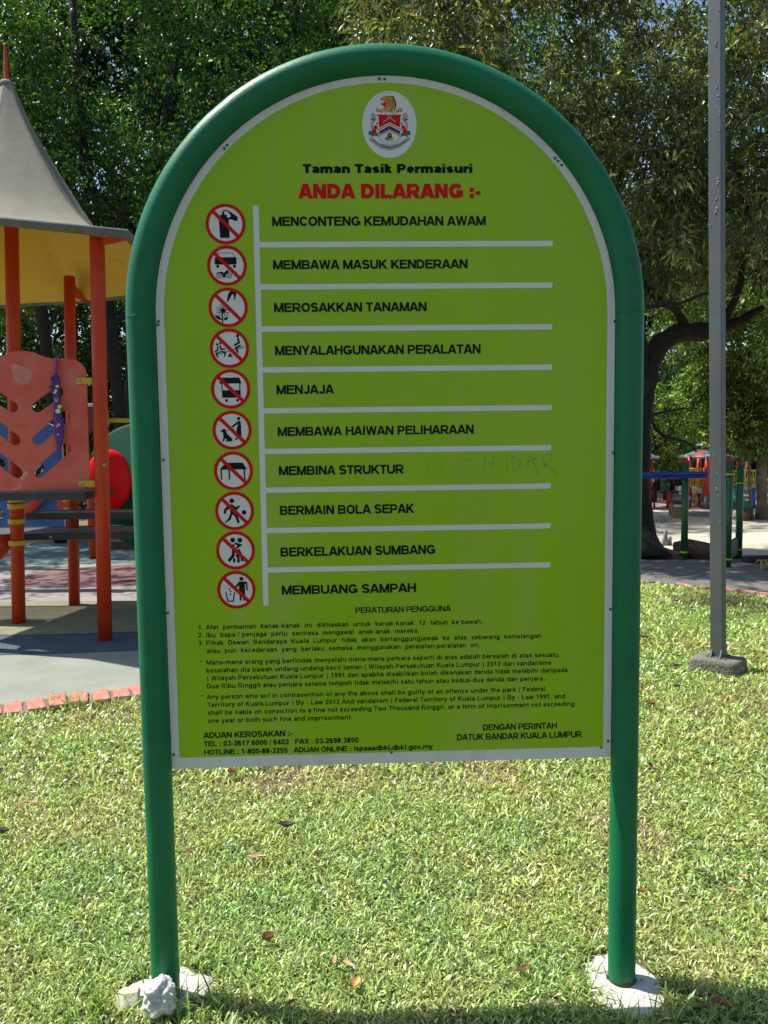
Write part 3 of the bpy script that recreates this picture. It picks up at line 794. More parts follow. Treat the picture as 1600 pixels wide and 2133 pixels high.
cr('hexagon', pblack, [hexa(815, 1175, 58), [(800, 1210), (870, 1210), (850, 1255), (825, 1250)]], lay=3)
cr('hexagon', cgreen, [hexa(762, 1265, 55)], lay=2); cr('hexagon', cyel, [hexa(862, 1265, 56)], lay=2)
cr('hexagon_centre', cyel, [circ(815, 1175, 20, 10), circ(765, 1285, 20, 10)], lay=4)
for s_ in (-1, 1):
    q = lambda x, y: (813 + s_ * (x - 813), y)
    cr('ribbon', cgold, [[q(660, 620), q(600, 570), q(510, 530), q(505, 620), q(580, 620), q(640, 665)]], lay=1)
    cr('ribbon_edge', pred, [], [([q(515, 540), q(520, 610), q(600, 620)], 12), ([q(600, 560), q(660, 620)], 12)], lay=2)
    cr('banner_curl', cpink, [], [([q(430, 690), q(490, 790), q(400, 900), q(395, 1000), q(480, 1100), q(560, 1220)], 50)], lay=1)
    cr('banner_knot', cgrey, [circ(q(430, 710)[0], 710, 62, 14)], lay=2)
    cr('leaves', cgreen, [[q(365, 795), q(440, 770), q(480, 830), q(380, 830)], [q(480, 900), q(548, 875), q(530, 940)], [q(310, 1175), q(330, 1065), q(420, 1080), q(480, 1130), q(545, 1130), q(520, 1200), q(440, 1190), q(390, 1230), q(385, 1175)], [q(500, 1020), q(560, 1030), q(540, 1070)]], lay=2)
    cr('hibiscus', pred, [circ(q(483, 990)[0], 990, 48, 12), circ(q(445, 1085)[0], 1085, 58, 12)], lay=3)
cr('scroll', cgrey, [[(340, 1215), (420, 1250), (560, 1370), (813, 1420), (1060, 1360), (1230, 1240), (1290, 1215), (1310, 1300), (1240, 1330), (1060, 1470), (813, 1550), (560, 1480), (390, 1340), (330, 1310)]], lay=1)
mb = MB(); txt = 'Dewan Bandaraya Kuala Lumpur'; x = 0; its = []
for c in txt:
    a, st = glyph(c, .16); its.append((x, a, st)); x += a
for (x0, a, st) in its:
    f = (x0 + a / 2) / x; X0 = 400 + f * 830; Y0 = 1295 + 195 * math.sin(PI * f) ** .9 ; sl_ = -195 * PI * math.cos(PI * f) / 830
    ang = math.atan(sl_); sc_ = 52
    for qs in st:
        for qd in qs:
            P = []
            for v in qd:
                lx = (v[0] - a / 2) * sc_ * .72; ly = v[1] * sc_
                px = X0 + lx * math.cos(ang) - ly * math.sin(ang) * 1; py = Y0 - lx * math.sin(ang) - ly * math.cos(ang)
                P.append(BP(cu + (px - 813) / 647 * ru, cz + (922 - py) / 793 * rz, .0053 + (int(x0 * 7) % 3) * .00002))
            mb.add(P, [list(range(len(P)))])
mb.build('scroll_lettering', pblack, CREST)

# faint marker scribble
mb = MB(); k = 0
for pts in ([(903, 960), (890, 975), (893, 990), (905, 993)], [(908, 985), (918, 1000)], [(918, 968), (921, 990), (932, 992), (936, 972)], [(953, 962), (956, 998), (962, 962)], [(958, 960), (984, 955)], [(962, 978), (975, 975)], [(1010, 952), (1009, 985)], [(1028, 948), (1024, 985)], [(1008, 970), (1027, 964)],
            [(1053, 952), (1055, 980)], [(1066, 950), (1068, 985)], [(1064, 950), (1084, 962), (1080, 975), (1066, 984)], [(1098, 975), (1104, 945), (1122, 992)], [(1096, 962), (1118, 955)], [(1128, 950), (1136, 978)], [(1128, 950), (1150, 946), (1146, 960), (1133, 966), (1162, 988)]):
    k += 1
    for q in stroke([U(*p) for p in pts], .0011 if k < 7 else .0021): mb.add([BP(*p, .0047 + k * .00001) for p in q], [(0, 1, 2, 3)])
mb.build('marker_scribble', pgraf, SIGN)

# concrete pads at the two feet
conc = mat('pad_concrete', (.60, .59, .53), .92, col2=(.44, .43, .37), vscale=12, bump=.010, bscale=50, spots=[((.26, .25, .19), 30, .62), ((.30, .22, .13), 9, .66)])


def pad(u, dx, dy, rx, ry, hgt, label, seed, rot=0):
    c = BP(u, 0) + Vector((dx, dy, 0))
    mb = MB(); rings = 9; n = 44; vs = []
    for i in range(rings):
        f = i / (rings - 1)
        for k in range(n):
            a = 2 * PI * k / n; r = (1 + .22 * noise.noise((math.cos(a) * 1.4, math.sin(a) * 1.4, seed))) * f
            x, y = rx * r * math.cos(a), ry * r * math.sin(a)
            z = hgt * (1 - f ** 3.2) - .012 * (f > .95) + .006 * noise.noise((x * 22, y * 22, seed))
            vs.append((c.x + x * math.cos(rot) - y * math.sin(rot), c.y + x * math.sin(rot) + y * math.cos(rot), z - .004))
    fs = [(i * n + k, (i + 1) * n + k, (i + 1) * n + (k + 1) % n, i * n + (k + 1) % n) for i in range(rings - 1) for k in range(n)]
    mb.add(vs, fs, 0, True); o = mb.build('concrete_pad', conc); return tag(o, label, 'concrete footing', 'concrete footings at the feet of the sign')


bpy.context.view_layer.update()
pad(-ARCR, .0, .035, .135, .115, .014, 'pale irregular concrete pad round the foot of the left green post, rocks in front', 2.2)
pad(ARCR, .0, -.01, .125, .155, .014, 'whitish rounded concrete pad round the rusty foot of the right green post', 5.1)


def rock(px, py, wpx, hpx, dz, name, label, seed, m, flat_=1.0, rough=.25, Yc=None):
    c = G(px, py) if Yc is None else Vector((D(px, py, Yc).x, Yc, 0)); d = (c - CAMP).dot(FW); w_ = wpx / F * d / 2; h_ = hpx / F * d / 2
    bm = bmesh.new(); bmesh.ops.create_icosphere(bm, subdivisions=5, radius=1)
    for v in bm.verts:
        n = v.co.copy(); k = 1 + rough * noise.noise(n * 1.6 + Vector((seed, 0, 0))) + rough * .55 * noise.noise(n * 4 + Vector((0, seed, 0))) + rough * .16 * noise.noise(n * 9) + rough * .07 * noise.noise(n * 22)
        if flat_ != 1:  # broken facets
            for ax_ in (Vector((.5, -.6, .6)), Vector((-.7, -.5, .3)), Vector((.1, .2, 1)), Vector((.9, .1, .1))):
                ax_ = ax_.normalized(); dd = n.dot(ax_) * k
                if dd > flat_: k *= flat_ / dd
        v.co = Vector((n.x * k * w_, n.y * k * w_ * .85, n.z * k * h_))
    bm.verts.index_update()
    mb = MB(); mb.add([v.co + c + Vector((0, (w_ * .6 if Yc is None else 0), h_ * dz)) for v in bm.verts], [[v.index for v in f.verts] for f in bm.faces], 0, True); bm.free()
    return tag(mb.build(name, m), label, 'rock')


rk = mat('rock_white', (.66, .65, .64), .95, col2=(.42, .42, .42), vscale=26, bump=.006, bscale=80)
rk2 = mat('rock_beige', (.55, .52, .38), .92, col2=(.40, .38, .27), vscale=14, bump=.003, bscale=90)
rock(331, 2070, 72, 74, 1.35, 'rock', 'rough white lump of rock leaning at the foot of the left post', 3, rk, rough=.36, Yc=2.092)
rock(269, 2108, 60, 46, .7, 'rock', 'small angular beige rock left of the rough white one', 8, rk2, flat_=.72, rough=.25, Yc=G(269, 2100).y + .008)

# ================================================================ left: covered play tower
orange = mat('post_orange_red', (.56, .055, .012), .42, spec=.3, streak=((.30, .05, .025), .5, 16), col2=(.47, .042, .011), vscale=3, spots=[((.55, .17, .10), 34, .72)], bump=.0006, bscale=60)
coral = mat('panel_faded_red', (.60, .075, .045), .5, spec=.3, col2=(.58, .15, .105), vscale=4.2, spots=[((.58, .26, .19), 7, .66)])
yellow = mat('clamp_yellow', (.55, .40, .01), .4, col2=(.45, .33, .02), vscale=20, spots=[((.10, .08, .02), 40, .68)])
canv = mat('canopy_grey', (.235, .225, .17), .8, spec=.2, streak=((.12, .12, .09), .5, 3), col2=(.19, .185, .14), vscale=1.6, bump=.002, bscale=14)
lining = mat('canopy_yellow', (.72, .46, .04), .75, col2=(.66, .415, .035), vscale=1.2, spots=[((.33, .22, .03), 3.2, .68)])
dkmetal = mat('deck_dark', (.035, .038, .035), .55, col2=(.02, .022, .02), vscale=30)
galv = mat('galvanised', (.42, .43, .43), .4, metal=.6, col2=(.3, .31, .31), vscale=40)
blue = mat('panel_blue', (.015, .10, .34), .4, col2=(.012, .08, .28), vscale=4)
gplas = mat('tunnel_green', (.003, .065, .034), .7, spec=.12, col2=(.003, .05, .026), vscale=4)
redb = mat('bubble_red', (.80, .002, .006), .4, spec=.2)
bluew = mat('edge_pale', (.55, .62, .72), .5)

T = thing('play_tower', (-2.9, 7.1, 0), 'orange-red posted play tower under a grey pointed canopy with yellow lining', 'play tower')
P1, P2, P3, PL = (-3.24, 7.11), (-2.25, 6.44), (-3.05, 7.91), (-3.46, 6.28)
_ap = D(14, 174, 7.3); CC = (_ap.x, 7.3); APEX = _ap.z
CORN = [tuple(D(262, 484, 6.27)), (-1.9, 7.85, 3.03), tuple(D(181, 621, 8.5)), (-4.4, 8.5, 3.0), (-4.75, 6.9, 3.1), tuple(D(-159, 440, 6.0))]
PRF = [(.035, 1.0), (.06, .95), (.10, .86), (.15, .77), (.20, .69), (.26, .60), (.33, .50), (.41, .385), (.5, .27), (.6, .17), (.7, .095), (.8, .045), (.9, .015), (1, 0)]


def canopy(drop, sc_):
    mb = MB(); vs = []; m = 10; n = 6 * m
    for (r, hgt) in PRF:
        for k in range(n):
            a, b = CORN[k // m], CORN[(k // m + 1) % 6]; f = (k % m) / m
            ex = a[0] * (1 - f) + b[0] * f; ey = a[1] * (1 - f) + b[1] * f; ez = a[2] * (1 - f) + b[2] * f
            rr = r * sc_
            x = CC[0] + (ex - CC[0]) * rr; y = CC[1] + (ey - CC[1]) * rr
            sag = .045 * math.sin(PI * f) * r
            wr = .005 * noise.noise((x * 4, y * 4, hgt * 5)) * math.sin(PI * min(1, r * 1.2)) - .018 * math.exp(-((f - .12) / .07) ** 2) * math.sin(PI * hgt)
            vs.append((x, y, ez + (APEX - ez) * hgt - drop + wr + sag * .3))
    fs = [(i * n + k, i * n + (k + 1) % n, (i + 1) * n + (k + 1) % n, (i + 1) * n + k) for i in range(len(PRF) - 1) for k in range(n)]
    return mb, vs, fs, n


mb, vs, fs, n = canopy(0, 1); mb.add(vs, [f[::-1] for f in fs], 0, True)
cano = mb.build('canopy', canv, T)
mb, vs, fs, n = canopy(.035, .985); mb.add(vs, fs, 0, True); mb.build('canopy_lining', lining, T, label='yellow underside lining of the canopy')
MB().tube([Vector(c) - Vector((0, 0, .012)) for c in CORN], .036, n=12, closed=True).build('canopy_rim', mat('rim_grey', (.17, .17, .145), .7, col2=(.11, .11, .095), vscale=18), T)
MB().lathe((CC[0], CC[1], APEX - .03), [(.062, 0), (.060, .03), (.045, .05)], n=20).build('canopy_cap', canv, T)
MB().lathe((CC[0], CC[1], APEX), [(.020, 0), (.022, .02), (.017, .03), (.022, .045), (.016, .06), (.018, .10), (.020, .11), (.015, .125), (.019, .14), (.014, .16), (.013, .25), (.010, .30), (.014, .315), (.008, .33)], n=14).build('spire', orange, T)


def post(x, y, z0, z1, r=.0565, m=orange, parent=T, name='post', top=None):
    mb = MB().lathe((x, y, 0), [(r, z0), (r, z1 - .01), (r * .8, z1)], n=28)
    if top is not None:      # the real posts lean a little
        dx = D(top[0], top[1], y).x - x; zt = D(top[0], top[1], y).z; mb.v = [(v[0] + dx * v[2] / zt, v[1], v[2]) for v in mb.v]
    return mb.build(name, m, parent)


post(*P1, -.05, 3.72, top=(24, 470)); post(*P2, -.05, CORN[0][2] + .03, top=(202, 490)); post(*P3, -.05, D(145, 582, 7.91).z + .03, r=.053, top=(145, 590)); post(*PL, -.05, 3.2)
for (p, c) in ((P2, CORN[0]), (P3, CORN[2])):
    a = Vector((D(202, 490, p[1]).x if p is P2 else D(145, 590, p[1]).x, p[1], c[2] + .0)); b = Vector(c) - Vector((0, 0, .04)); d = b - a; ln = d.length
    mb = MB(); q = Vector((-d.y, d.x, 0)).normalized() * .012
    mb.add([a + q + Vector((0, 0, .06)), a + q + Vector((0, 0, -.06)), b + q + Vector((0, 0, -.015)), b + q + Vector((0, 0, .03)), a - q + Vector((0, 0, .06)), a - q + Vector((0, 0, -.06)), b - q + Vector((0, 0, -.015)), b - q + Vector((0, 0, .03))],
           [(0, 1, 2, 3), (7, 6, 5, 4), (0, 4, 5, 1), (1, 5, 6, 2), (2, 6, 7, 3), (3, 7, 4, 0)]); mb.build('corner_brace', orange, T)

axB = Matrix(((1, 0, 0), (0, 0, 1), (0, -1, 0))).transposed()
# faded red panel with slanting slots
e_ = Vector((P2[0] - PL[0], P2[1] - PL[1], 0)).normalized(); nn = Vector((e_.y, -e_.x, 0)); o_ = Vector((P2[0], P2[1], 0))


def VP(px, py):
    d = ray(px, py); t = (o_ - CAMP).dot(nn) / d.dot(nn); P = CAMP + d * t
    return ((P - o_).dot(e_), P.z)


def PV(u, z, n=0): return o_ + e_ * u + Vector((0, 0, z)) + nn * n


rt = [VP(*p) for p in ((47, 732), (58, 732), (67, 733), (76, 736), (84, 740), (96, 744), (110, 747), (126, 747), (143, 747.5), (155, 749), (164.5, 753), (173, 760), (179, 770), (181, 783), (181.5, 798), (184, 890), (187, 987), (186.5, 1008), (184, 1015), (178, 1018.5), (47, 1022))]
uc = rt[0][0]
outl = rt + [(2 * uc - u, z) for (u, z) in rt[::-1] if abs(u - uc) > .005]


def stadium(a, b, r):
    (ax, ay), (bx, by) = a, b; an = math.degrees(math.atan2(by - ay, bx - ax))
    return [(bx + r * math.cos(R_(t)), by + r * math.sin(R_(t))) for t in np.linspace(an - 90, an + 90, 8)] + [(ax + r * math.cos(R_(t)), ay + r * math.sin(R_(t))) for t in np.linspace(an + 90, an + 270, 8)]


def punched(loops, t, mkp, mats, name, parent, mi_edge=0):
    mb = MB(); flatp = [p for lp_ in loops for p in lp_]
    tris = tessellate_polygon([[Vector((p[0], p[1], 0)) for p in lp_] for lp_ in loops])
    fr, bk = [], []
    for a in tris:
        A, B, C = (Vector((*flatp[i], 0)) for i in a)
        if (B - A).cross(C - A).z < 0: a = (a[0], a[2], a[1])
        fr.append(a); bk.append(a[::-1])
    nf = len(flatp)
    mb.add([mkp(*p, t / 2) for p in flatp], fr); mb.add([mkp(*p, -t / 2) for p in flatp], bk)
    for lp_ in loops:
        k = len(lp_); mb.add([mkp(*p, t / 2) for p in lp_] + [mkp(*p, -t / 2) for p in lp_], [(i, (i + 1) % k, k + (i + 1) % k, k + i) for i in range(k)], mi_edge)
    return mb.build(name, mats, parent)


kx = lambda x, y: VP(x / 4.74, 650 + y / 4.74)
rs = .042
slots = []
for a, b in (((372, 938), (575, 792)), ((378, 1262), (642, 1030)), ((388, 1582), (650, 1350))):
    A, B = kx(*a), kx(*b); slots.append(stadium(A, B, rs)); slots.append([(2 * uc - u, z) for u, z in stadium(A, B, rs)][::-1])
punched([outl] + slots, .022, PV, [coral], 'slotted_panel', T)
u0, z0 = VP(48, 782)
mb = MB(); mb.add([PV(u0 + .072 * math.cos(a), z0 + .072 * math.sin(a), .0125) for a in np.linspace(0, 2 * PI, 28, endpoint=False)], [list(range(28))])
mb.build('round_relief', mat('relief_pink', (.56, .24, .18), .6, col2=(.52, .16, .11), vscale=26, bump=.002, bscale=30), T)
MB().lathe(D(217.5, 968, P2[1] - .062), [(.012, 0), (.012, .008), (.006, .012)], n=12, ax=axB).build('bolt_cap', galv, T)
for (x0, x1, y) in ((160, 194, 794), (165, 199, 1007.5)):
    a, b = VP(x0, y), VP(x1, y)
    mb = MB(); ax = Matrix((e_, -nn, Vector((0, 0, 1)))).transposed(); c = ((a[0] + b[0]) / 2, (a[1] + b[1]) / 2)
    mb.box(PV(c[0], c[1], .020), (b[0] - a[0], .016, .052), ax=ax, bev=.006); cl = mb.build('clamp', yellow, T)
    MB().lathe(PV(a[0] + .028, c[1], .028), [(.012, 0), (.012, .004), (.006, .007)], n=12, ax=Matrix((e_, Vector((0, 0, 1)), nn)).transposed()).build('bolt', galv, cl)


def clamp_ring(x, y, z, r=.074, h=.045):
    return MB().lathe((x, y, z - h / 2), [(r - .004, 0), (r, .004), (r, h - .004), (r - .004, h)], n=24).build('clamp_ring', yellow, T)


for y in (1041, 1055, 1087, 1132):
    p = D(41, y, P1[1] - .05); clamp_ring(P1[0] + (D(24, 470, P1[1]).x - P1[0]) * p.z / D(24, 470, P1[1]).z, P1[1], p.z)
for y in (1040, 1062): clamp_ring(*P3, D(154, y, P3[1]).z, r=.06)


def deck(name, x0, x1, y0, y1, z, th=.055, skew=0):
    d = MB(); d.box(((x0 + x1) / 2, y0 + .02, z - th / 2), (x1 - x0, .04, th)).box(((x0 + x1) / 2, y1 - .02, z - th / 2), (x1 - x0, .04, th))
    d.box((x0 + .02, (y0 + y1) / 2, z - th / 2), (.04, y1 - y0 - .08, th)).box((x1 - .02, (y0 + y1) / 2, z - th / 2), (.04, y1 - y0 - .08, th))
    o = d.build(name, dkmetal, T)
    g = MB(); x = x0 + .05
    while x < x1 - .05: g.box((x, (y0 + y1) / 2, z - .008), (.014, y1 - y0 - .08, .008)); x += .032
    y = y0 + .06
    while y < y1 - .05: g.box(((x0 + x1) / 2, y, z - .017), (x1 - x0 - .08, .012, .008)); y += .05
    q = g.build('deck_grating', galv, o); q['kind'] = 'stuff'
    return o


deck('deck', -3.46, -2.32, 6.33, 7.02, D(100, 1027, 6.33).z)
deck('step', -3.22, -1.75, 7.3, 7.75, D(150, 1069, 7.3).z)
o = deck('step', -4.2, -1.7, 7.3, 7.98, D(100, 1112, 7.3).z)
for x in (-3.0, -2.55, -2.1): MB().lathe((x, 7.299, D(100, 1112, 7.3).z - .028), [(.011, 0), (.011, .004), (.005, .007)], n=10, ax=Matrix(((1, 0, 0), (0, 0, -1), (0, 1, 0))).transposed()).build('bolt', galv, o)
# railing to the right, hidden in part by the sign
zr = D(245, 877, 6.7).z
mb = MB(); mb.tube([(P2[0] + .05, 6.46, zr), (-1.45, 7.2, zr)], .019, n=12); rl = mb.build('yellow_rail', yellow, T)
MB().box((P2[0] + .062, 6.47, zr + .005), (.03, .08, .11), rz=.7, bev=.006).build('rail_bracket', yellow, rl)
for i in range(3):
    f = .35 + i * .2; x, y = P2[0] + (-1.45 - P2[0]) * f, 6.46 + .74 * f; MB().tube([(x, y, zr), (x, y, zr - .09 - .02 * i)], .008, n=8).build('rail_bar', yellow, rl)
lx, ly = P2[0] + .72 * .42, 6.46 + .74 * .42
MB().tube([Vector((lx + .05 * math.cos(a), ly + .05 * math.cos(a), zr + .075 * math.sin(a))) for a in np.linspace(0, PI, 12)], .009, n=8).build('rail_loop', yellow, rl)
# red chute end, bottom left
mb = MB(); pp = [D(-70, 1128, 7.25), D(-30, 1140, 7.2), D(-5, 1138, 7.15), D(14, 1128, 7.1)]
mb.tube(pp, [.16, .15, .12, .05], n=20); mb.build('red_chute', orange, T, label='red curved end of a chute under the steps')

# folded umbrella over the panel
purp = mat('umbrella_purple', (.10, .035, .22), .6, col2=(.065, .02, .15), vscale=24, bump=.004, bscale=40, spots=[((.50, .45, .20), 17, .70)])
UM = thing('folded_umbrella', D(122, 860, 6.3), 'folded purple umbrella with yellow motifs hanging over the red slotted panel', 'umbrella')
uu = lambda x, y, n=.04: PV(*VP(x, y), n)
MB().tube([uu(119, 783), uu(120, 765, .035), uu(120.5, 748, .03), uu(121, 741, 0), uu(121, 748, -.03), uu(121, 775, -.035)], .0095, n=10).build('strap', mat('strap_purple', (.12, .05, .28), .6), UM)
bp = [(119.5, 782, .018), (120, 795, .028), (121, 815, .026), (122, 840, .024), (123, 858, .027), (125, 875, .036), (126, 895, .036), (126.5, 915, .028), (127, 932, .016), (128, 950, .006), (128, 957, .004)]
mb = MB(); vs = []; n = 30
for (x, y, r) in bp:
    c = uu(x, y, .045)
    for k in range(n):
        a = 2 * PI * k / n; rr = r * (1 + .13 * math.cos(8 * a + y * .02)); vs.append(c + e_ * rr * math.cos(a) + nn * rr * .6 * math.sin(a))
mb.add(vs, [(i * n + k, i * n + (k + 1) % n, (i + 1) * n + (k + 1) % n, (i + 1) * n + k) for i in range(len(bp) - 1) for k in range(n)], 0, True); mb.build('folded_canopy', purp, UM)
mb = MB()
for k in range(9):
    a = k * .7; p = uu(116 + 5 * math.sin(k * 2.1), 785 + k * 4, .055); mb.tube([p, p + e_ * .018 * math.cos(a) + Vector((0, 0, .02 * math.sin(a))), p + Vector((.012, 0, -.022))], [.008, .011, .003], n=8)
mb.build('ruffle', purp, UM)
mot = mat('motif_yellow', (.62, .60, .22), .6)
mb = MB()
for (x, y, r) in ((125.5, 857, .020), (129, 848, .016), (124, 806, .012), (121, 815, .012), (119, 819, .010), (127, 885, .011), (124, 888, .009), (126, 905, .006)):
    c = uu(x, y, .068); mb.add([c + e_ * r * math.cos(a) + Vector((0, 0, r * .9 * math.sin(a))) for a in np.linspace(0, 2 * PI, 12, endpoint=False)], [list(range(12))])
sp = [uu(121.5 + (1.2 + k * .28) * math.cos(k * .75), 834 + (1.2 + k * .28) * math.sin(k * .75), .067) for k in range(12)]
mb.tube(sp, .0025, n=6); mb.build('motif', mot, UM)

# ---- tunnel climber behind the tower
T2 = thing('tunnel_climber', (-3.0, 9.2, 0), 'green tunnel climber with red bubble window behind the covered play tower', 'climber')
cx, cz_ = D(296, 1000, 9.0).x, D(296, 1000, 9.0).z
axY = Matrix(((1, 0, 0), (0, 0, 1), (0, -1, 0))).transposed()   # local z -> -Y
MB().lathe((cx, 9.9, cz_), [(.62, 0), (.63, .1), (.60, .15), (.60, .7), (.63, .74), (.63, .86), (.60, .9), (.0, .93)], n=48, ax=Matrix(((1, 0, 0), (0, 0, 1), (0, -1, 0))).transposed()).build('tunnel', gplas, T2)
bm = bmesh.new(); bmesh.ops.create_uvsphere(bm, u_segments=32, v_segments=20, radius=1); bm.verts.index_update()
c = D(228, 1000, 8.93); cc_ = Vector((c.x, 8.93, c.z))
mb = MB(); mb.add([cc_ + Matrix.Rotation(.35, 3, 'Z') @ Vector((v.co.x * .245, v.co.y * .11, v.co.z * .335)) for v in bm.verts], [[v.index for v in f.verts] for f in bm.faces], 0, True); bm.free()
mb.build('red_bubble', redb, T2, label='bright red bubble window on the tunnel')
MB().box((cx + .05, 9.35, .42), (1.25, .12, .10)).build('support_bar', dkmetal, T2)
MB().tube([(cx - .40, 8.8, .70), (cx + .05, 8.7, .57), (cx + .35, 8.8, .5)], [.05, .12, .05], n=16).build('tunnel_lip', gplas, T2)
for (x, y, zt) in ((-4.04, 11.23, 1.3), (-2.1, 9.95, 1.6)): post(x, y, -.05, zt, r=.05, parent=T2)
p = D(190, 900, 9.6); q = D(190, 848, 9.6)
MB().box((p.x, 9.6, (p.z + q.z) / 2), (.11, .11, q.z - p.z), bev=.01).build('brown_box_post', mat('brown_red', (.16, .04, .02), .6), T2)
MB().box((p.x, 9.6, q.z + .02), (.14, .14, .04), bev=.01).build('post_cap', bluew, T2)
# blue slotted slide side
o2 = Vector((0, 8.9, 0)); Bp = lambda u, z, n=0: Vector((u, 8.9 - n, z))
bk = lambda x, y: (D(x, y, 8.9).x, D(x, y, 8.9).z)
out_b = [bk(*p) for p in ((-90, 890), (20, 884), (95, 881), (108, 884), (118, 893), (130, 930), (134, 980), (136, 1098), (-90, 1098))]
sl_b = [stadium(bk(88, 975), bk(60, 1000), .035), stadium(bk(5, 965), bk(-25, 940), .045), stadium(bk(3, 1070), bk(-20, 1060), .05)]
punched([out_b] + sl_b, .05, Bp, [blue, bluew], 'blue_side_panel', T2, mi_edge=1)
mb = MB(); mb.tube([D(50, 1066, 8.8), D(72, 1050, 8.8), D(95, 1036, 8.8)], [.06, .05, .015], n=14); mb.build('red_ramp', orange, T2)
MB().box(D(140, 1050, 8.75), (.17, .1, .17), bev=.01).build('orange_block', orange, T2)
# olive strip + kerb beyond the rubber on the left
olv = mat('leaf_litter_ground', (.30, .25, .14), .95, col2=(.14, .13, .05), vscale=4, bump=.01, bscale=30)
o = MB().sheet([(-16, 13.3), (.6, 13.3), (1.0, 16.0), (-16, 16.5)], .010).build('leaf_litter', olv); o['kind'] = 'structure'

# ================================================================ lamp post
polem = mat('pole_grey', (.115, .12, .115), .5, streak=((.045, .06, .055), .7, 12), col2=(.085, .105, .105), vscale=2.5, bump=.0008, bscale=60, spots=[((.09, .125, .14), 7, .62), ((.19, .10, .08), 34, .745)], metal=.25)
LP = thing('lamp_post', (2.36, 5.69, 0), 'grey square steel lamp post with blistered paint on a concrete block', 'lamp post')
rzp = R_(-40.5); pb = G(1497, 1367, .11); pb.z = 0
_pt = D(1492.5, 10, pb.y); LEAN = (_pt - pb).x / _pt.z
mb = MB().box(pb + Vector((0, 0, 3.05)), (.080, .080, 5.9), rz=rzp, bev=.006); mb.v = [(v[0] + LEAN * v[2], v[1], v[2]) for v in mb.v]; mb.build('pole', polem, LP)
MB().box(pb + Vector((0, 0, .112)), (.125, .125, .010), rz=rzp, bev=.003).build('base_plate', polem, LP)
blm = mat('blister_grey', (.20, .20, .20), .5, col2=(.10, .09, .09), vscale=50)
fn = Matrix.Rotation(rzp, 3, 'Z') @ Vector((0, -1, 0)); fe = Matrix.Rotation(rzp, 3, 'Z') @ Vector((1, 0, 0))
mb = MB(); random.seed(3)
for (x, y, r) in ((1493, 184, 3), (1495, 204, 3), (1494, 378, 4), (1492, 413, 3), (1492, 438, 5), (1486, 255, 2), (1490, 90, 4), (1489, 80, 3), (1491, 95, 3), (1479, 470, 2.5), (1498, 20, 2), (1499, 235, 2.5), (1499, 270, 2.5), (1478, 290, 2), (1498, 240, 2), (1488, 948, 2.4), (1493, 987, 2), (1492, 1020, 3), (1497, 1030, 2), (1500, 1090, 2.5), (1487, 938, 1.6), (1489, 952, 1.6)):
    d = ray(x, y); z_ = D(x, y, pb.y - .04).z; t = (pb + Vector((LEAN * z_, 0, 0)) + fn * .040 - CAMP).dot(fn) / d.dot(fn); P = CAMP + d * t; rr = r / F * 6.1
    for k in range(3):
        q = P + fe * random.uniform(-rr, rr) * .6 + Vector((0, 0, random.uniform(-rr, rr) * 1.2)); vs = [q + fn * (.0012 + rr * .25)]
        u_ = (q - pb - Vector((LEAN * q.z, 0, 0))).dot(fe)
        if abs(u_) > .033: q = q - fe * (abs(u_) - .031) * (1 if u_ > 0 else -1); vs = [q + fn * (.0012 + rr * .25)]
        vs += [q + fe * rr * .6 * math.cos(a) * random.uniform(.6, 1.1) + Vector((0, 0, rr * .6 * math.sin(a) * random.uniform(.6, 1.2))) for a in np.linspace(0, 2 * PI, 7, endpoint=False)]
        mb.add(vs, [(0, 1 + i, 1 + (i + 1) % 7) for i in range(7)])
mb.build('paint_blisters', blm, LP)
mossc = mat('block_concrete', (.20, .19, .155), .95, col2=(.10, .10, .07), vscale=9, bump=.012, bscale=45, spots=[((.38, .37, .32), 26, .66), ((.10, .13, .04), 12, .62)])
top = [G(*p, .11) for p in ((1433, 1369), (1545, 1378.5), (1557, 1368.5), (1466, 1355.5))]
top = [G(*p, .11) for p in ((1434, 1369), (1536, 1381), (1557, 1368), (1466, 1354))]
mb = MB(); bot = [Vector((p.x * 1.0, p.y, -.03)) + (p - sum(top, Vector()) / 4).xy.to_3d() * .08 for p in top]
bm = bmesh.new(); bv = [bm.verts.new(p) for p in bot + top]
for f in ((3, 2, 1, 0), (4, 5, 6, 7), (0, 1, 5, 4), (1, 2, 6, 5), (2, 3, 7, 6), (3, 0, 4, 7)): bm.faces.new([bv[i] for i in f])
bmesh.ops.subdivide_edges(bm, edges=bm.edges[:], cuts=7, use_grid_fill=True)
bmesh.ops.recalc_face_normals(bm, faces=bm.faces[:])
cen = sum(top, Vector()) / 4; bm.verts.index_update(); bm.normal_update()
vs = []
for v in bm.verts:
    r = noise.noise(v.co * 14) * .008 + noise.noise(v.co * 40) * .003
    e = v.normal * r
    if v.normal.length > 0 and len({tuple(round(x, 1) for x in f.normal) for f in v.link_faces}) > 1: e -= v.normal * .008 * (1 + noise.noise(v.co * 25))
    vs.append(v.co + e)
mb.add(vs, [[v.index for v in f.verts] for f in bm.faces], 0, True); bm.free()
mb.build('concrete_block', mossc, LP)
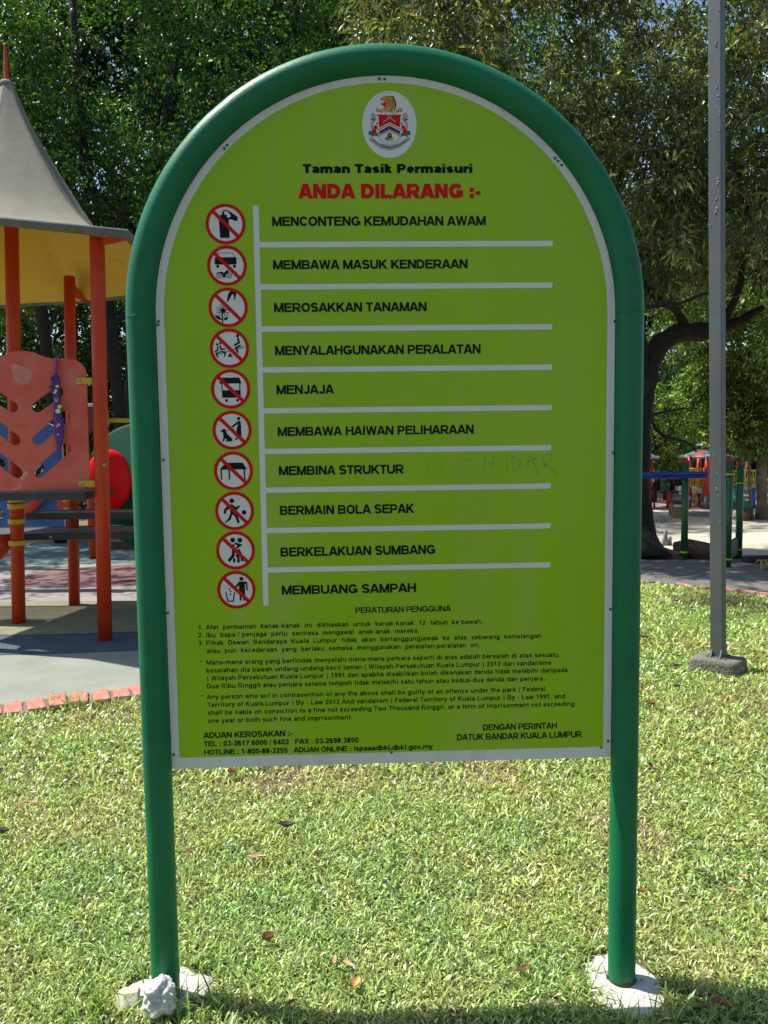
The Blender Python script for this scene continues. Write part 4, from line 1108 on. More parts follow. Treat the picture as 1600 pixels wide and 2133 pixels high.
for (sx, sy) in ((-1, -1), (1, -1), (-1, 1), (1, 1)):
    q = pb + Matrix.Rotation(rzp, 3, 'Z') @ Vector((sx * .03, sy * .057, .114)); ax = Matrix.Rotation(rzp, 3, 'Z') @ Vector((0, 1, 0)) * sy
    mb = MB(); s3 = Matrix.Rotation(rzp, 3, 'Z') @ Vector((.004, 0, 0))
    a = q - ax * .018 + Vector((0, 0, 0)); b = a + Vector((0, 0, .055)); c = a + ax * .035
    mb.add([a - s3, b - s3, c - s3, a + s3, b + s3, c + s3], [(0, 1, 2), (5, 4, 3), (0, 3, 4, 1), (1, 4, 5, 2), (2, 5, 3, 0)]); mb.build('gusset', polem, LP)
MB().box(pb + Vector((-.3, .0, 6.0)), (.8, .16, .07), bev=.02).build('lamp_head', polem, LP)
MB().sheet([(p.x, p.y) for p in (G(1400, 1386), G(1520, 1408), G(1575, 1396), G(1585, 1372), G(1480, 1352), G(1420, 1360))], .005).build('bare_soil_patch', soil)['kind'] = 'structure'

# ================================================================ right background
dgreen = mat('post_dark_green', (.008, .10, .03), .4, col2=(.006, .075, .022), vscale=6)
bluep = mat('rail_blue', (.01, .04, .30), .4, col2=(.008, .03, .22), vscale=8)
redcap = mat('cap_red', (.26, .015, .02), .6)
black = mat('black_rubber', (.012, .012, .012), .6)
ZT = thing('slide_rail_equipment', (4.2, 10.4, 0), 'low blue sliding rail with hanging black handle between dark green posts', 'play equipment')
for (x, yt, yb) in ((1425, 962, 1166), (1515.5, 958, 1182), (1538.5, 966, 1160)):
    b = G(x, yb); z1 = D(x, yt, b.y).z; r = 7.0 / F * b.y
    MB().lathe((b.x, b.y, 0), [(r, -.05), (r, z1 - .03)], n=20).build('post', dgreen, ZT)
    MB().lathe((b.x, b.y, z1 - .032), [(r * 1.02, 0), (r * 1.02, .03), (r * .8, .055), (r * .3, .07)], n=18).build('post_cap', redcap, ZT)
    MB().lathe((b.x, b.y, .09), [(r * 1.25, 0), (r * 1.25, .02)], n=18).build('clamp_ring', yellow, ZT)
    if x > 1500: MB().lathe((b.x, b.y, D(x, 990 if x < 1530 else 1008, b.y).z), [(r * 1.3, 0), (r * 1.3, .02)], n=18).build('clamp_ring', yellow, ZT)
bb = G(1425, 1166)
za, zb_ = D(1425, 983, bb.y).z, D(1425, 995, bb.y).z
a = D(1250, 986, bb.y - .1); b = D(1474, 988, bb.y - .1)
mb = MB(); mb.tube([(a.x, bb.y - .09, za - .022), (b.x, bb.y - .09, za - .022)], .030, n=14); mb.tube([(a.x, bb.y - .09, zb_ + .014), (b.x - .02, bb.y - .09, zb_ + .014)], .022, n=12); mb.build('blue_rail', bluep, ZT)
hp = [D(x, y, bb.y - .09) for x, y in ((1394, 996), (1394, 1004), (1396, 1008), (1409, 1008), (1412, 1004), (1412, 996))]
MB().tube(hp, .006, n=8).build('handle', black, ZT)
c1, c2 = G(1517, 1172), G(1538, 1158)
mb = MB(); d = (c2 - c1); mb.box((c1 + c2) / 2 + Vector((0, 0, .15)), (d.length, .04, .22), rz=math.atan2(d.y, d.x)); mb.build('kick_board', mat('board_black', (.025, .03, .028), .6, spots=[((.16, .17, .17), 30, .7)]), ZT)

logm = mat('log_bark', (.14, .085, .05), .95, col2=(.07, .045, .03), vscale=12, bump=.02, bscale=30)
a, b = G(1405, 1160), G(1506, 1166)
LG = MB().tube([a + Vector((0, 0, .10)), a.lerp(b, .3) + Vector((0, 0, .115)), a.lerp(b, .6) + Vector((0, 0, .10)), b + Vector((0, 0, .09))], [.10, .12, .115, .09], n=18, wob=.35)
tag(LG.build('log', logm), 'short brown log lying at the edge of the sand behind the lamp post', 'log')
a, b = G(1338, 1158), G(1428, 1166)
tag(MB().tube([a + Vector((0, .1, .03)), a.lerp(b, .5) + Vector((0, .05, .05)), b + Vector((0, 0, .02))], [.10, .09, .05], n=14, wob=.3).build('root', logm), 'thick dark root spreading from the foot of the leaning tree', 'root')
a, b = G(1546, 1172), G(1720, 1180)
tag(MB().box((a + b) / 2 + Vector((0, 0, .05)), ((b - a).length, .09, .07), rz=math.atan2((b - a).y, (b - a).x), bev=.01).build('low_beam', black), 'low black timber beam at the path edge right of the green posts', 'beam')
# stone wedge
sw = mat('stone_grey', (.28, .27, .25), .95, col2=(.17, .165, .15), vscale=10, bump=.01, bscale=40)
p = G(1389, 1138); mb = MB(); k = p.y / F
for (dx, w_, h_, dy) in ((-3, 13, 36, 0), (9, 12, 21, .06)):
    x0, x1 = p.x + (dx - w_ / 2) * k, p.x + (dx + w_ / 2) * k; y = p.y + dy; zt = h_ * k
    mb.add([(x0 - .01, y, 0), (x1, y, 0), (x1 + .01, y + .12, 0), (x0, y + .12, 0), (x0 + .5 * (x1 - x0), y + .03, zt * .88), (x1 - .005, y + .03, zt), (x1 - .01, y + .08, zt * .93), (x0 + .6 * (x1 - x0), y + .08, zt * .85)],
           [(0, 1, 5, 4), (1, 2, 6, 5), (2, 3, 7, 6), (3, 0, 4, 7), (4, 5, 6, 7)])
tag(mb.build('broken_stone', sw, bevel=.008), 'pointed grey broken stone standing on the sand', 'stone')
# ribbed spring
p = G(1588, 1188)
sp = [p + Vector((.32 * (t / 40) - .05, .06 * math.cos(t * .9), .07 + .055 * math.sin(t * .9))) for t in range(0, 60)]
tag(MB().tube(sp, .009, n=7).build('coil_spring', mat('spring_ochre', (.40, .28, .10), .6)), 'ochre coil spring lying at the edge of the path', 'spring')
# wooden box
k = 17.2 / F; p = G(1409, 1079)
BX = thing('wooden_bin', (p.x, p.y, 0), 'brown wooden box with a sloping dark lid on the sand', 'bin')
k = p.y / F
MB().box((p.x, p.y, 16 * k), (23 * k, .25, 30 * k)).build('body', mat('ply', (.30, .20, .09), .8, col2=(.22, .14, .06), vscale=8), BX)
MB().box((p.x, p.y - .02, 34 * k), (24 * k, .3, .03), ax=Matrix.Rotation(.12, 3, 'Y')).build('lid', mat('lid_dark', (.05, .04, .03), .7), BX)
MB().box((p.x, p.y - .135, 27 * k), (20 * k, .02, 5 * k)).build('paper_strip', mat('paper', (.55, .55, .5), .7), BX)
# far play towers
roofr = mat('roof_red', (.30, .07, .06), .5, col2=(.24, .055, .05), vscale=8); roofb = mat('roof_teal', (.10, .33, .36), .5); roofg = mat('roof_pale', (.38, .42, .36), .5)
redp = mat('far_red', (.55, .02, .015), .4); yel = mat('far_yellow', (.55, .38, .01), .45); bl2 = mat('far_blue', (.02, .12, .42), .4); gr2 = mat('far_green', (.01, .16, .08), .4)


def far_roof(cx, cy, r, z0, z1, mats, parent, name, trunc=.0, rot=0.5):
    mb = MB(); n = 8
    a = [(cx + r * math.cos(2 * PI * k / n + rot), cy + r * math.sin(2 * PI * k / n + rot), z0) for k in range(n)]
    b = [(cx + r * trunc * math.cos(2 * PI * k / n + rot), cy + r * trunc * math.sin(2 * PI * k / n + rot), z1) for k in range(n)]
    for k in range(n): mb.add([a[k], a[(k + 1) % n], b[(k + 1) % n], b[k]], [(0, 1, 2, 3)], k % 2)
    mb.add([(p[0], p[1], p[2] - .02) for p in a], [list(range(n))[::-1]], 0)
    mb.tube([Vector(p) for p in a], .03, n=6, closed=True, mi=len(mats) - 1)
    return mb.build(name, mats, parent)


Y0 = 18.6
FT = thing('far_play_tower', (D(1471, 1000, Y0).x, Y0, 0), 'distant play tower with red and teal two tier roof, red posts and yellow railings', 'play tower', 'distant play towers')
zz = lambda y: D(1471, y, Y0).z
c = D(1474, 940, Y0)
far_roof(c.x, Y0, 56 / F * Y0, zz(951), zz(933), [roofr, roofb, roofg], FT, 'roof', .2, rot=.3)
far_roof(c.x, Y0, 20 / F * Y0, zz(927), zz(917), [roofr, roofb, roofg], FT, 'roof_cap', .08, rot=.3)
MB().lathe((c.x, Y0, 0), [(.16, zz(934)), (.16, zz(925))], n=8).build('roof_neck', roofg, FT)
for x, dy in ((1436, -.3), (1472, -.55), (1513, -.2), (1455, .7), (1497, .7)):
    b = D(x, 1000, Y0 + dy); m_ = redp
    MB().lathe((b.x, Y0 + dy, 0), [(.052, 0), (.052, zz(950))], n=12).build('post', m_, FT)
    MB().lathe((b.x, Y0 + dy, 0), [(.054, .0), (.054, .28)], n=12).build('post_foot', mat('foot_bluegrey', (.10, .12, .16), .6), FT)
dz = zz(1014)
MB().box((c.x + .05, Y0 + .1, dz - .06), (1.05, 1.2, .1)).build('deck', galv, FT)


def rail(x0, x1, ya, yb, yy, parent, nb=9):
    a, b = D(x0, ya, yy), D(x1, ya, yy); zt, zb2 = D(x0, ya, yy).z, D(x0, yb, yy).z
    r = bpy.data.objects.new('railing', None); COL.objects.link(r); r.parent = parent; r.location = Vector((a.x, yy, zb2)) - parent.location
    mb = MB(); mb.tube([(a.x, yy, zt), (b.x, yy, zt)], .022, n=8); mb.build('top_rail', yel, r); mb = MB(); mb.tube([(a.x, yy, zb2), (b.x, yy, zb2)], .022, n=8); mb.build('bottom_rail', yel, r)
    for i in range(nb):
        x = a.x + (b.x - a.x) * i / (nb - 1); MB().tube([(x, yy, zb2), (x, yy, zt)], .017, n=6).build('rail_bar', yel, r)


rail(1434, 1470, 977, 1012, Y0 - .45, FT, 8); rail(1467, 1484, 974, 1002, Y0 - .5, FT, 5)
rail(1519, 1585, 981, 1010, Y0 - .5, FT, 13)
MB().box((D(1552, 1015, Y0).x, Y0 + .1, D(1552, 1014, Y0).z), (.75, 1.0, .08)).build('bridge_deck', galv, FT)
MB().lathe((D(1553, 1000, Y0).x, Y0 - .4, 0), [(.06, 0), (.06, zz(1016))], n=12).build('blue_post', bl2, FT)
a, b = D(1520, 1022, Y0 - .6), D(1549, 1052, Y0 - 1.0)
mb = MB(); mb.tube([a, a.lerp(b, .5) + Vector((0, 0, -.06)), b], [.13, .14, .10], n=12); mb.build('green_slide', gr2, FT)
MB().box(b + Vector((.03, 0, .02)), (.22, .3, .16), bev=.04).build('slide_end', gr2, FT)
ropem = mat('rope_orange', (.55, .20, .03), .7)
mb = MB()
for k in range(3):
    x = 1444 + k * 4; mb.tube([D(x + 2 * math.sin(j * 1.7 + k), 1022 + j * 6, Y0 - .5) for j in range(7)], .014, n=6)
mb.build('rope_net', ropem, FT)
MB().box(D(1462, 1040, Y0 + 1.4), (.5, .35, .45)).build('step_block', mat('block_brown', (.2, .13, .07), .8), FT)

FL = thing('far_play_tower', (D(1350, 1000, 18.4).x, 18.4, 0), 'distant play tower with a pale grey-green roof just right of the sign', 'play tower', 'distant play towers')
c = D(1332, 945, 18.4); far_roof(c.x, 18.4, 38 / F * 18.4, D(1340, 953, 18.4).z, D(1340, 934, 18.4).z, [roofg, roofg, roofg], FL, 'roof', .05)
for x, dy in ((1349, -.3), (1354, -.1), (1318, 0)):
    b = D(x, 1000, 18.4 + dy); MB().lathe((b.x, b.y, 0), [(.055, 0), (.055, D(1340, 953, 18.4).z)], n=12).build('post', redp, FL)
MB().tube([D(1356, 1016, 18.2), D(1361, 1022, 18.2), D(1363, 1040, 18.2), D(1363, 1058, 18.2)], .022, n=8).build('grab_rail', black, FL)
mb = MB()
for k in range(6): mb.tube([D(1339, 1000 + k * 8, 18.2), D(1349, 1003 + k * 8, 18.2)], .02, n=6)
mb.build('ladder_rungs', ropem, FL)
p = G(1393, 1059)
tag(MB().lathe((p.x, p.y, 0), [(.055, 0), (.055, 34 * p.y / F)], n=12).build('short_red_post', redp), 'short plain red post standing between the two distant play towers', 'post')
# picnic table of dark concrete
TB = thing('park_table', (D(1391, 1020, 21).x, 21, 0), 'dark low stone table on the far lawn edge', 'table')
tm = mat('table_dark', (.04, .04, .038), .8)
a = D(1391, 1025, 21)
MB().box((a.x, 21, a.z), (.40, .5, .06)).build('tabletop', tm, TB); MB().box((a.x, 21, a.z / 2), (.16, .25, a.z)).build('pedestal', tm, TB)
# kerb line and steps at the far surface
kb = mat('kerb_concrete', (.36, .34, .29), .9, col2=(.22, .2, .16), vscale=8)
mb = MB()
for (x0, x1, y, hh_) in ((1342, 1400, 1088, .12), (1398, 1490, 1076, .10), (1340, 1420, 1038, .14), (1340, 1500, 1030, .1)):
    a, b = G(x0, y), G(x1, y); d = b - a
    tag(MB().box((a + b) / 2 + Vector((0, 0, hh_ / 2)), (d.length, .18, hh_), rz=math.atan2(d.y, d.x), bev=.02).build('kerb_stone', kb),
        {1088: 'pale kerb stone lying on the sand in front of the wooden box', 1076: 'kerb stone at the sand edge under the distant red-roofed tower', 1038: 'low kerb stone in front of the far lawn', 1030: 'long low kerb stone nearest the far lawn'}[y], 'kerb')
p = G(1548, 1085)
tag(MB().lathe((p.x, p.y, 0), [(.13, 0), (.12, .1), (.115, .24)], n=16).build('tree_stump', logm), 'short brown tree stump on the sand by the thin leaning tree', 'stump')
p = G(1597, 1062); tag(MB().lathe((p.x, 17.2, 0), [(.07, 0), (.07, D(1597, 965, 17.2).z)], n=12).build('blue_post', bl2), 'tall bright blue post at the right edge beyond the sand', 'post')

# ================================================================ trees
bark = mat('bark_dark', (.028, .022, .016), .95, col2=(.010, .008, .006), vscale=7, bump=.03, bscale=22)
bark2 = mat('bark_pale', (.22, .17, .11), .95, col2=(.10, .08, .055), vscale=6, bump=.03, bscale=18)
leafA = leafmat('leaf_broad', .40, .34, (1.0, 1.25, .3), .5)
leafB = leafmat('leaf_narrow', .36, .30, (1.0, 1.05, .4), .8)
leafC = leafmat('leaf_far', .5, .42, (1.0, 1.2, .35), .5)


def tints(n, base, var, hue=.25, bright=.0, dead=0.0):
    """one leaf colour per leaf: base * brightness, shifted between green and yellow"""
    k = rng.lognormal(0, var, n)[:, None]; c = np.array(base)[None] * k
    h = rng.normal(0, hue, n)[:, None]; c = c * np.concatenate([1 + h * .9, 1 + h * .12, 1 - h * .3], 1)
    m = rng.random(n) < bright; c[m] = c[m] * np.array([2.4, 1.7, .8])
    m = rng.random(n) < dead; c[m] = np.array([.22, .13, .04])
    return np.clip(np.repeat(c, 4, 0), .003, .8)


def crown(blobs, per, size, asp, clr, mt, parent, droop=.3, shell=.5, tint=((.05, .10, .02), .3, .25, .03, 0.), name='crown'):
    """blobs: (centre, radii, clusters). Leaves sit on twigs inside clusters so that gaps and clumps remain."""
    POS, DIR, NRM, TN = [], [], [], []
    for (c, r, nc) in blobs:
        d = unit(rng.normal(size=(nc, 3))); rad = rng.random(nc)[:, None] ** (1 / 3); rad = shell + (1 - shell) * rad
        cc = np.array(c) + d * rad * np.array(r)
        cr_ = clr * rng.uniform(.5, 1.35, nc)
        n = (per * rng.uniform(.4, 1.6, nc)).astype(int)
        idx = np.repeat(np.arange(nc), n); m = len(idx)
        # twigs: each cluster has a few twig directions
        tw = unit((rng.normal(size=(nc, 7, 3)) + d[:, None] * .6 - np.array([0, 0, droop])).reshape(-1, 3)).reshape(nc, 7, 3)
        k = rng.integers(0, 7, m); s = rng.random(m) ** .7
        t = tw[idx, k]
        p = cc[idx] + t * (s * cr_[idx])[:, None] + rng.normal(0, 1, (m, 3)) * (cr_[idx] * .10)[:, None]
        dr = unit(t + rng.normal(0, .75, (m, 3)) - np.array([0, 0, droop]))
        nm = unit(rng.normal(0, .55, (m, 3)) + np.array([0, 0, 1.0]))
        POS.append(p); DIR.append(dr); NRM.append(nm); TN.append(rng.lognormal(0, .38, nc)[idx])  # random brightness per clump puts shading contrast into the leaf colour
    P, Dr, Nm, tn = map(np.concatenate, (POS, DIR, NRM, TN)); n = len(P)
    ln = size * rng.uniform(.6, 1.3, n); wd = ln * asp * rng.uniform(.8, 1.2, n)
    co, tr = leaf_arrays(P, Dr, Nm, ln, wd)
    col = tints(n, *tint) * np.repeat(tn, 4)[:, None]
    return mesh_np(name, co, tr, mt, col, parent)


def limb(p0, p1, r0, r1, seg=8, wig=.12, n=9, seed=0, sag=0):
    p0, p1 = Vector(p0), Vector(p1); L = (p1 - p0).length; pts, rr = [], []
    for i in range(seg + 1):
        f = i / seg; w_ = wig * L * math.sin(PI * f)
        pts.append(p0.lerp(p1, f) + Vector((noise.noise((f * 2.3, seed, 0)), noise.noise((f * 2.3, seed, 5)), noise.noise((f * 2.3, seed, 9)) * .6)) * w_ + Vector((0, 0, sag * math.sin(PI * f))))
        rr.append(r0 + (r1 - r0) * f)
    return pts, rr


def tree(x, y, label, trunk, limbs, crowns, m=bark, group=None, twigs=0):
    """trunk: list of (x,y,z,r); limbs: list of (start, end, r0, r1)"""
    t = thing('tree', (x, y, 0), label, 'tree', group)
    pts = [Vector(p[:3]) for p in trunk]; rr = [p[3] for p in trunk]
    P, Rr = [], []
    for i in range(len(pts) - 1):
        for k in range(5):
            f = k / 5; P.append(pts[i].lerp(pts[i + 1], f)); Rr.append(rr[i] * (1 - f) + rr[i + 1] * f)
    P.append(pts[-1]); Rr.append(rr[-1])
    for _ in range(2): P = [P[0]] + [(P[i - 1] + P[i] * 2 + P[i + 1]) / 4 for i in range(1, len(P) - 1)] + [P[-1]]
    if P[0].z < .2: Rr[0] *= 1.55; Rr[1] *= 1.25; Rr[2] *= 1.1
    MB().tube(P, Rr, n=16, wob=.22).build('trunk', m, t)
    for i, (a, b, r0, r1) in enumerate(limbs):
        q, r = limb(a, b, r0, r1, seed=i * 3.7 + x, wig=.22); MB().tube(q, r, n=8, wob=.15).build('branch', m, t)
    if twigs:
        mb = MB()
        for i in range(twigs):
            (c, r, nc) = crowns[0][0][random.randrange(len(crowns[0][0]))]
            a = Vector(c) + Vector((random.gauss(0, .5) * r[0], random.gauss(0, .5) * r[1], random.gauss(0, .5) * r[2])); b = a + Vector((random.gauss(0, 1), random.gauss(0, .5), random.gauss(-.2, .6))) * .55
            q, r2 = limb(a, b, .010, .003, seg=5, wig=.5, seed=i * 1.3); mb.tube(q, r2, n=4, cap=False)
        mb.build('twigs', bark2, t)['kind'] = 'stuff'
    for cset in crowns: crown(*cset[:-1], parent=t, **cset[-1])
    return t


TA = dict(tint=((.044, .094, .018), .45, .3, .05, .004))
# --- left group: dark broad-leaved trees, close together; crown blobs above the frame are added to shade the leaves
tree(-4.6, 14.0, 'dark leaning tree behind the canopy with a forked trunk, third from the left', [(-4.35, 14, 0, .13), (-4.5, 14, 2.5, .11), (-4.62, 14, 4.2, .10), (-4.9, 14, 6.4, .08), (-5.0, 14, 9, .05)],
     [((-4.55, 14, 3.6), (-3.1, 14.4, 6.0), .06, .02), ((-4.7, 14, 5), (-6.2, 13.6, 7.5), .05, .02), ((-4.62, 14, 4.4), (-3.9, 13.2, 5.6), .04, .015)],
     [([((-7.0, 15.0, 11.2), (3.0, 2.4, 1.6), 260), ((-4.7, 15.0, 7.0), (2.6, 1.4, 2.6), 170), ((-3.4, 14.8, 5.2), (1.3, 1.0, 1.2), 55), ((-5.6, 13.4, 5.6), (1.0, .6, .8), 22)], 90, .085, .5, .45, leafA, TA)])
tree(-5.9, 13.3, 'dark slender tree seen between the red posts of the play tower', [(-5.25, 13.3, 0, .12), (-5.3, 13.3, 2, .10), (-5.5, 13.4, 4, .09), (-5.8, 13.5, 7, .05)],
     [((-5.5, 13.4, 4), (-6.8, 13.2, 6.2), .05, .02), ((-5.4, 13.4, 3), (-4.6, 13.6, 4.8), .04, .015)],
     [([((-6.4, 14.4, 6.4), (2.2, 1.4, 2.4), 130), ((-7.2, 14.6, 3.6), (1.4, 1.2, 1.4), 50)], 85, .085, .5, .45, leafA, TA)])
tree(-3.2, 15.6, 'dark tree with a thick lower trunk just left of the sign frame', [(-4.75, 15.6, 0, .17), (-4.75, 15.6, 2, .15), (-4.65, 15.6, 4.2, .13), (-4.3, 15.6, 6, .10), (-3.6, 15.6, 9, .06)],
     [((-4.5, 15.6, 4.6), (-2.2, 15.4, 7.6), .07, .02), ((-4.4, 15.6, 5.2), (-5.6, 15.2, 7.2), .05, .02)],
     [([((-3.6, 16.6, 11.8), (3.0, 2.4, 1.6), 240), ((-2.6, 16.4, 7.4), (2.8, 1.5, 2.6), 180), ((-2.5, 16.0, 4.9), (1.8, 1.2, 1.1), 70), ((-3.0, 14.8, 6.6), (1.2, .5, .8), 22)], 85, .09, .5, .5, leafA, TA)])
tree(-.9, 16.2, 'dark tree with a straight trunk showing above the top left of the sign arch', [(-1.2, 16.2, 0, .17), (-1.25, 16.2, 4, .14), (-1.35, 16.2, 7, .10), (-1.6, 16.2, 10, .06)],
     [((-1.3, 16.2, 5.5), (.6, 16, 8.4), .06, .02), ((-1.3, 16.2, 6), (-2.8, 16, 8.6), .05, .02)],
     [([((-.8, 17.4, 12.2), (3.0, 2.2, 1.5), 200), ((-.6, 17.2, 8.0), (3.0, 1.6, 2.8), 200), ((-1.0, 16.9, 5.4), (2.4, 1.1, .9), 60)], 85, .09, .5, .5, leafA, TA)])
tree(-8.2, 14.6, 'leafy tree at the far left edge behind the canopy tip', [(-8.4, 14.6, 0, .15), (-8.3, 14.6, 4, .12), (-8.1, 14.6, 8, .06)], [((-8.3, 14.6, 4), (-6.9, 14.3, 6.6), .05, .02)],
     [([((-11.4, 15.2, 10.4), (3.0, 2.4, 1.8), 240), ((-7.8, 15.4, 7.6), (2.3, 1.6, 2.6), 190), ((-8.2, 14.9, 4.6), (1.8, 1.4, 1.2), 60)], 85, .09, .5, .5, leafA, dict(tint=((.060, .115, .022), .35, .3, .08, .0)))])
tree(1.6, 18.5, 'tall dark tree rising behind the middle of the arch', [(1.6, 18.5, 0, .18), (1.6, 18.5, 5, .15), (1.4, 18.5, 10, .07)], [((1.6, 18.5, 5), (3.2, 18, 8), .07, .02)],
     [([((1.5, 18.6, 8.6), (3.4, 2, 3.2), 300)], 70, .11, .5, .55, leafA, TA)])
tree(-7.6, 11.2, 'tall tree left of the playground whose crown shades the rubber surface', [(-7.9, 11.2, 0, .15), (-7.8, 11.2, 3.5, .12), (-7.5, 11.2, 6.5, .07)], [((-7.8, 11.2, 3.5), (-6.6, 11.0, 5.6), .05, .02)],
     [([((-7.5, 11.2, 6.6), (1.9, 1.7, 1.5), 120)], 80, .09, .5, .5, leafA, TA)])
# --- second row, further back
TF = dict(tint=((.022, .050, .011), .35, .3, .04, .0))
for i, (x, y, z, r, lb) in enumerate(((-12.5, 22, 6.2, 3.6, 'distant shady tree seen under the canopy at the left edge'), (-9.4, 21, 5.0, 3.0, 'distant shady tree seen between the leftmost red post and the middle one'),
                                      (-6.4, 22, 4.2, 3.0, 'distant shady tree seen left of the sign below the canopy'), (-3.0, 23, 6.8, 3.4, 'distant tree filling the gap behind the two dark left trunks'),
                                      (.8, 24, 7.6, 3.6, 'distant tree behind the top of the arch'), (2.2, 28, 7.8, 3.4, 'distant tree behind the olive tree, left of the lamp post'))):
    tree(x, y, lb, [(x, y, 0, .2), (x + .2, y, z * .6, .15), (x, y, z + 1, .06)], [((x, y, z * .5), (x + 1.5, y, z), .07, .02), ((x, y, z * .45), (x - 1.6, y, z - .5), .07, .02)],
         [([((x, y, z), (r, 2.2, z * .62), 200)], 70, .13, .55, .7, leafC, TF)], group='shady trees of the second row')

# --- right: the leaning olive-leaved tree whose foliage hangs over the path
b = G(1347, 1158)
x0, y0 = b.x, b.y
W = lambda px, py, Y=None: D(px, py, Y or y0)
tk = [(*G(1344, 1160).xy, 0, .22)] + [(*W(px, py)[:], r) for px, py, r in ((1338, 1085, .15), (1333, 1000, .13), (1334, 900, .125), (1343, 820, .125), (1350, 775, .13), (1368, 722, .13), (1402, 697, .125), (1445, 692, .12), (1490, 688, .105), (1540, 670, .07), (1590, 640, .04))]
TT = tree(x0, y0, 'dark leaning tree bending right behind the lamp post under narrow olive foliage', tk,
     [(W(1440, 690), W(1330, 560, 10.2), .06, .03), (W(1500, 690), W(1560, 420, 10), .06, .02), (W(1345, 800), W(1300, 500, 10.6), .07, .02), (W(1330, 600, 10.4), W(1180, 250, 10.2), .05, .015),
      (W(1460, 330, 9.2), W(1600, 210, 9.0), .018, .006), (W(1500, 310, 9.2), W(1610, 170, 9.0), .015, .005), (W(1345, 640, 9.8), W(1475, 610, 9.6), .03, .012), (W(1350, 850, y0), W(1450, 940, 11.2), .030, .015), (W(1345, 870, y0), W(1440, 850, 11.6), .022, .012)],
     [([((.2, 8.5, 6.9), (.9, .6, .45), 26), ((1.1, 8.9, 6.9), (.7, .6, .4), 16), ((3.2, 11.0, 7.0), (2.4, 1.7, 2.0), 200), ((5.0, 10.6, 5.4), (1.9, 1.5, 1.9), 150), ((1.5, 10.9, 6.3), (1.7, 1.4, 1.7), 190), ((.6, 11.2, 7.3), (1.0, 1.0, .9), 50), ((3.6, 10.6, 4.6), (1.1, 1.0, 1.3), 90), ((5.2, 11.2, 8.0), (2.4, 1.8, 1.9), 110), ((4.6, 10.2, 4.2), (1.4, .8, .7), 60), ((6.6, 11.0, 4.6), (1.4, 1.3, 2.0), 110)],
       80, .125, .25, .42, leafB, dict(droop=.45, shell=.45, tint=((.105, .135, .052), .5, .13, .06, .006)))], group=None, twigs=170)
# --- unseen trees added round the viewer to block sky light and darken reflections
for x, y, lb in ((-7.5, -11, 'unseen tree added behind the viewer on the left to block sky light'), (.5, -14, 'unseen tree added straight behind the viewer to block sky light'), (8.5, -9, 'unseen tree added behind the viewer on the right to block sky light'), (12.5, 1.5, 'unseen tree added far to the right of the sign to block sky light')):
    tree(x, y, lb, [(x, y, 0, .3), (x + .2, y, 3, .25), (x, y, 6, .15)], [((x, y, 3), (x + 2, y + .5, 5.5), .12, .05), ((x, y, 3), (x - 2, y - .5, 5.5), .12, .05)],
         [([((x, y, 6.0), (3.8, 3.0, 3.6), 130)], 60, .24, .55, .9, leafC, dict(tint=((.04, .07, .02), .35, .25, .04, .0)))], group='unseen trees added round the viewer to block sky light')
# --- trees standing beyond the sand
b = G(1433, 1060); b = Vector((D(1433, 1000, 26).x, 26, 0))
Wf = lambda px, py, Y=26: D(px, py, Y)
tree(b.x, 26, 'far dark tree with a Y shaped fork above the red roofed play tower', [(*b.xy, 0, .42), (*Wf(1450, 960)[:], .40), (*Wf(1447, 900)[:], .38), (*Wf(1432, 850)[:], .26), (*Wf(1418, 790)[:], .2), (*Wf(1400, 740)[:], .14)],
     [(Wf(1447, 900), Wf(1466, 800), .24, .12), (Wf(1432, 850), Wf(1440, 760), .14, .08), (Wf(1425, 830), Wf(1385, 780), .12, .05)],
     [([(tuple(Wf(1420, 700)), (2.6, 1.6, 2.0), 120), (tuple(Wf(1370, 900, 24)), (1.4, 1.2, 1.3), 90)], 70, .13, .5, .6, leafC, dict(tint=((.055, .11, .02), .35, .3, .06, .0)))])
b = G(1588, 1082)
Wr = lambda px, py: D(px, py, b.y)
tree(b.x, b.y, 'stout pale barked tree at the right edge beyond the sand', [(*b.xy, 0, .095), (*Wr(1586, 1000)[:], .10), (*Wr(1588, 940)[:], .095), (*Wr(1592, 850)[:], .11), (*Wr(1600, 700)[:], .10)],
     [(Wr(1590, 860), Wr(1540, 760), .07, .03), (Wr(1588, 900), Wr(1640, 800), .07, .03)],
     [([(tuple(Wr(1560, 880)), (.75, .7, .55), 70), (tuple(Wr(1600, 780)), (1.3, 1.0, 1.3), 140), (tuple(Wr(1540, 640)), (1.5, 1.2, 1.3), 120), (tuple(Wr(1590, 520)), (1.6, 1.2, 1.4), 120)], 80, .085, .5, .38, leafA, dict(tint=((.10, .15, .035), .35, .3, .08, .0)))], m=bark2)
b2 = G(1567, 1084)
Ws = lambda px, py: D(px, py, b2.y)
tree(b2.x, b2.y, 'thin leaning tree beside the stout pale barked one', [(*b2.xy, 0, .03), (*Ws(1562, 1010)[:], .033), (*Ws(1560, 950)[:], .03), (*Ws(1552, 880)[:], .035), (*Ws(1540, 820)[:], .03)], [(Ws(1556, 910), Ws(1530, 850), .03, .01)],
     [([(tuple(Ws(1530, 880)), (.55, .5, .45), 55), (tuple(Ws(1545, 800)), (.6, .5, .5), 50)], 80, .08, .5, .3, leafA, dict(tint=((.12, .17, .04), .35, .3, .08, .0)))], m=bark2)
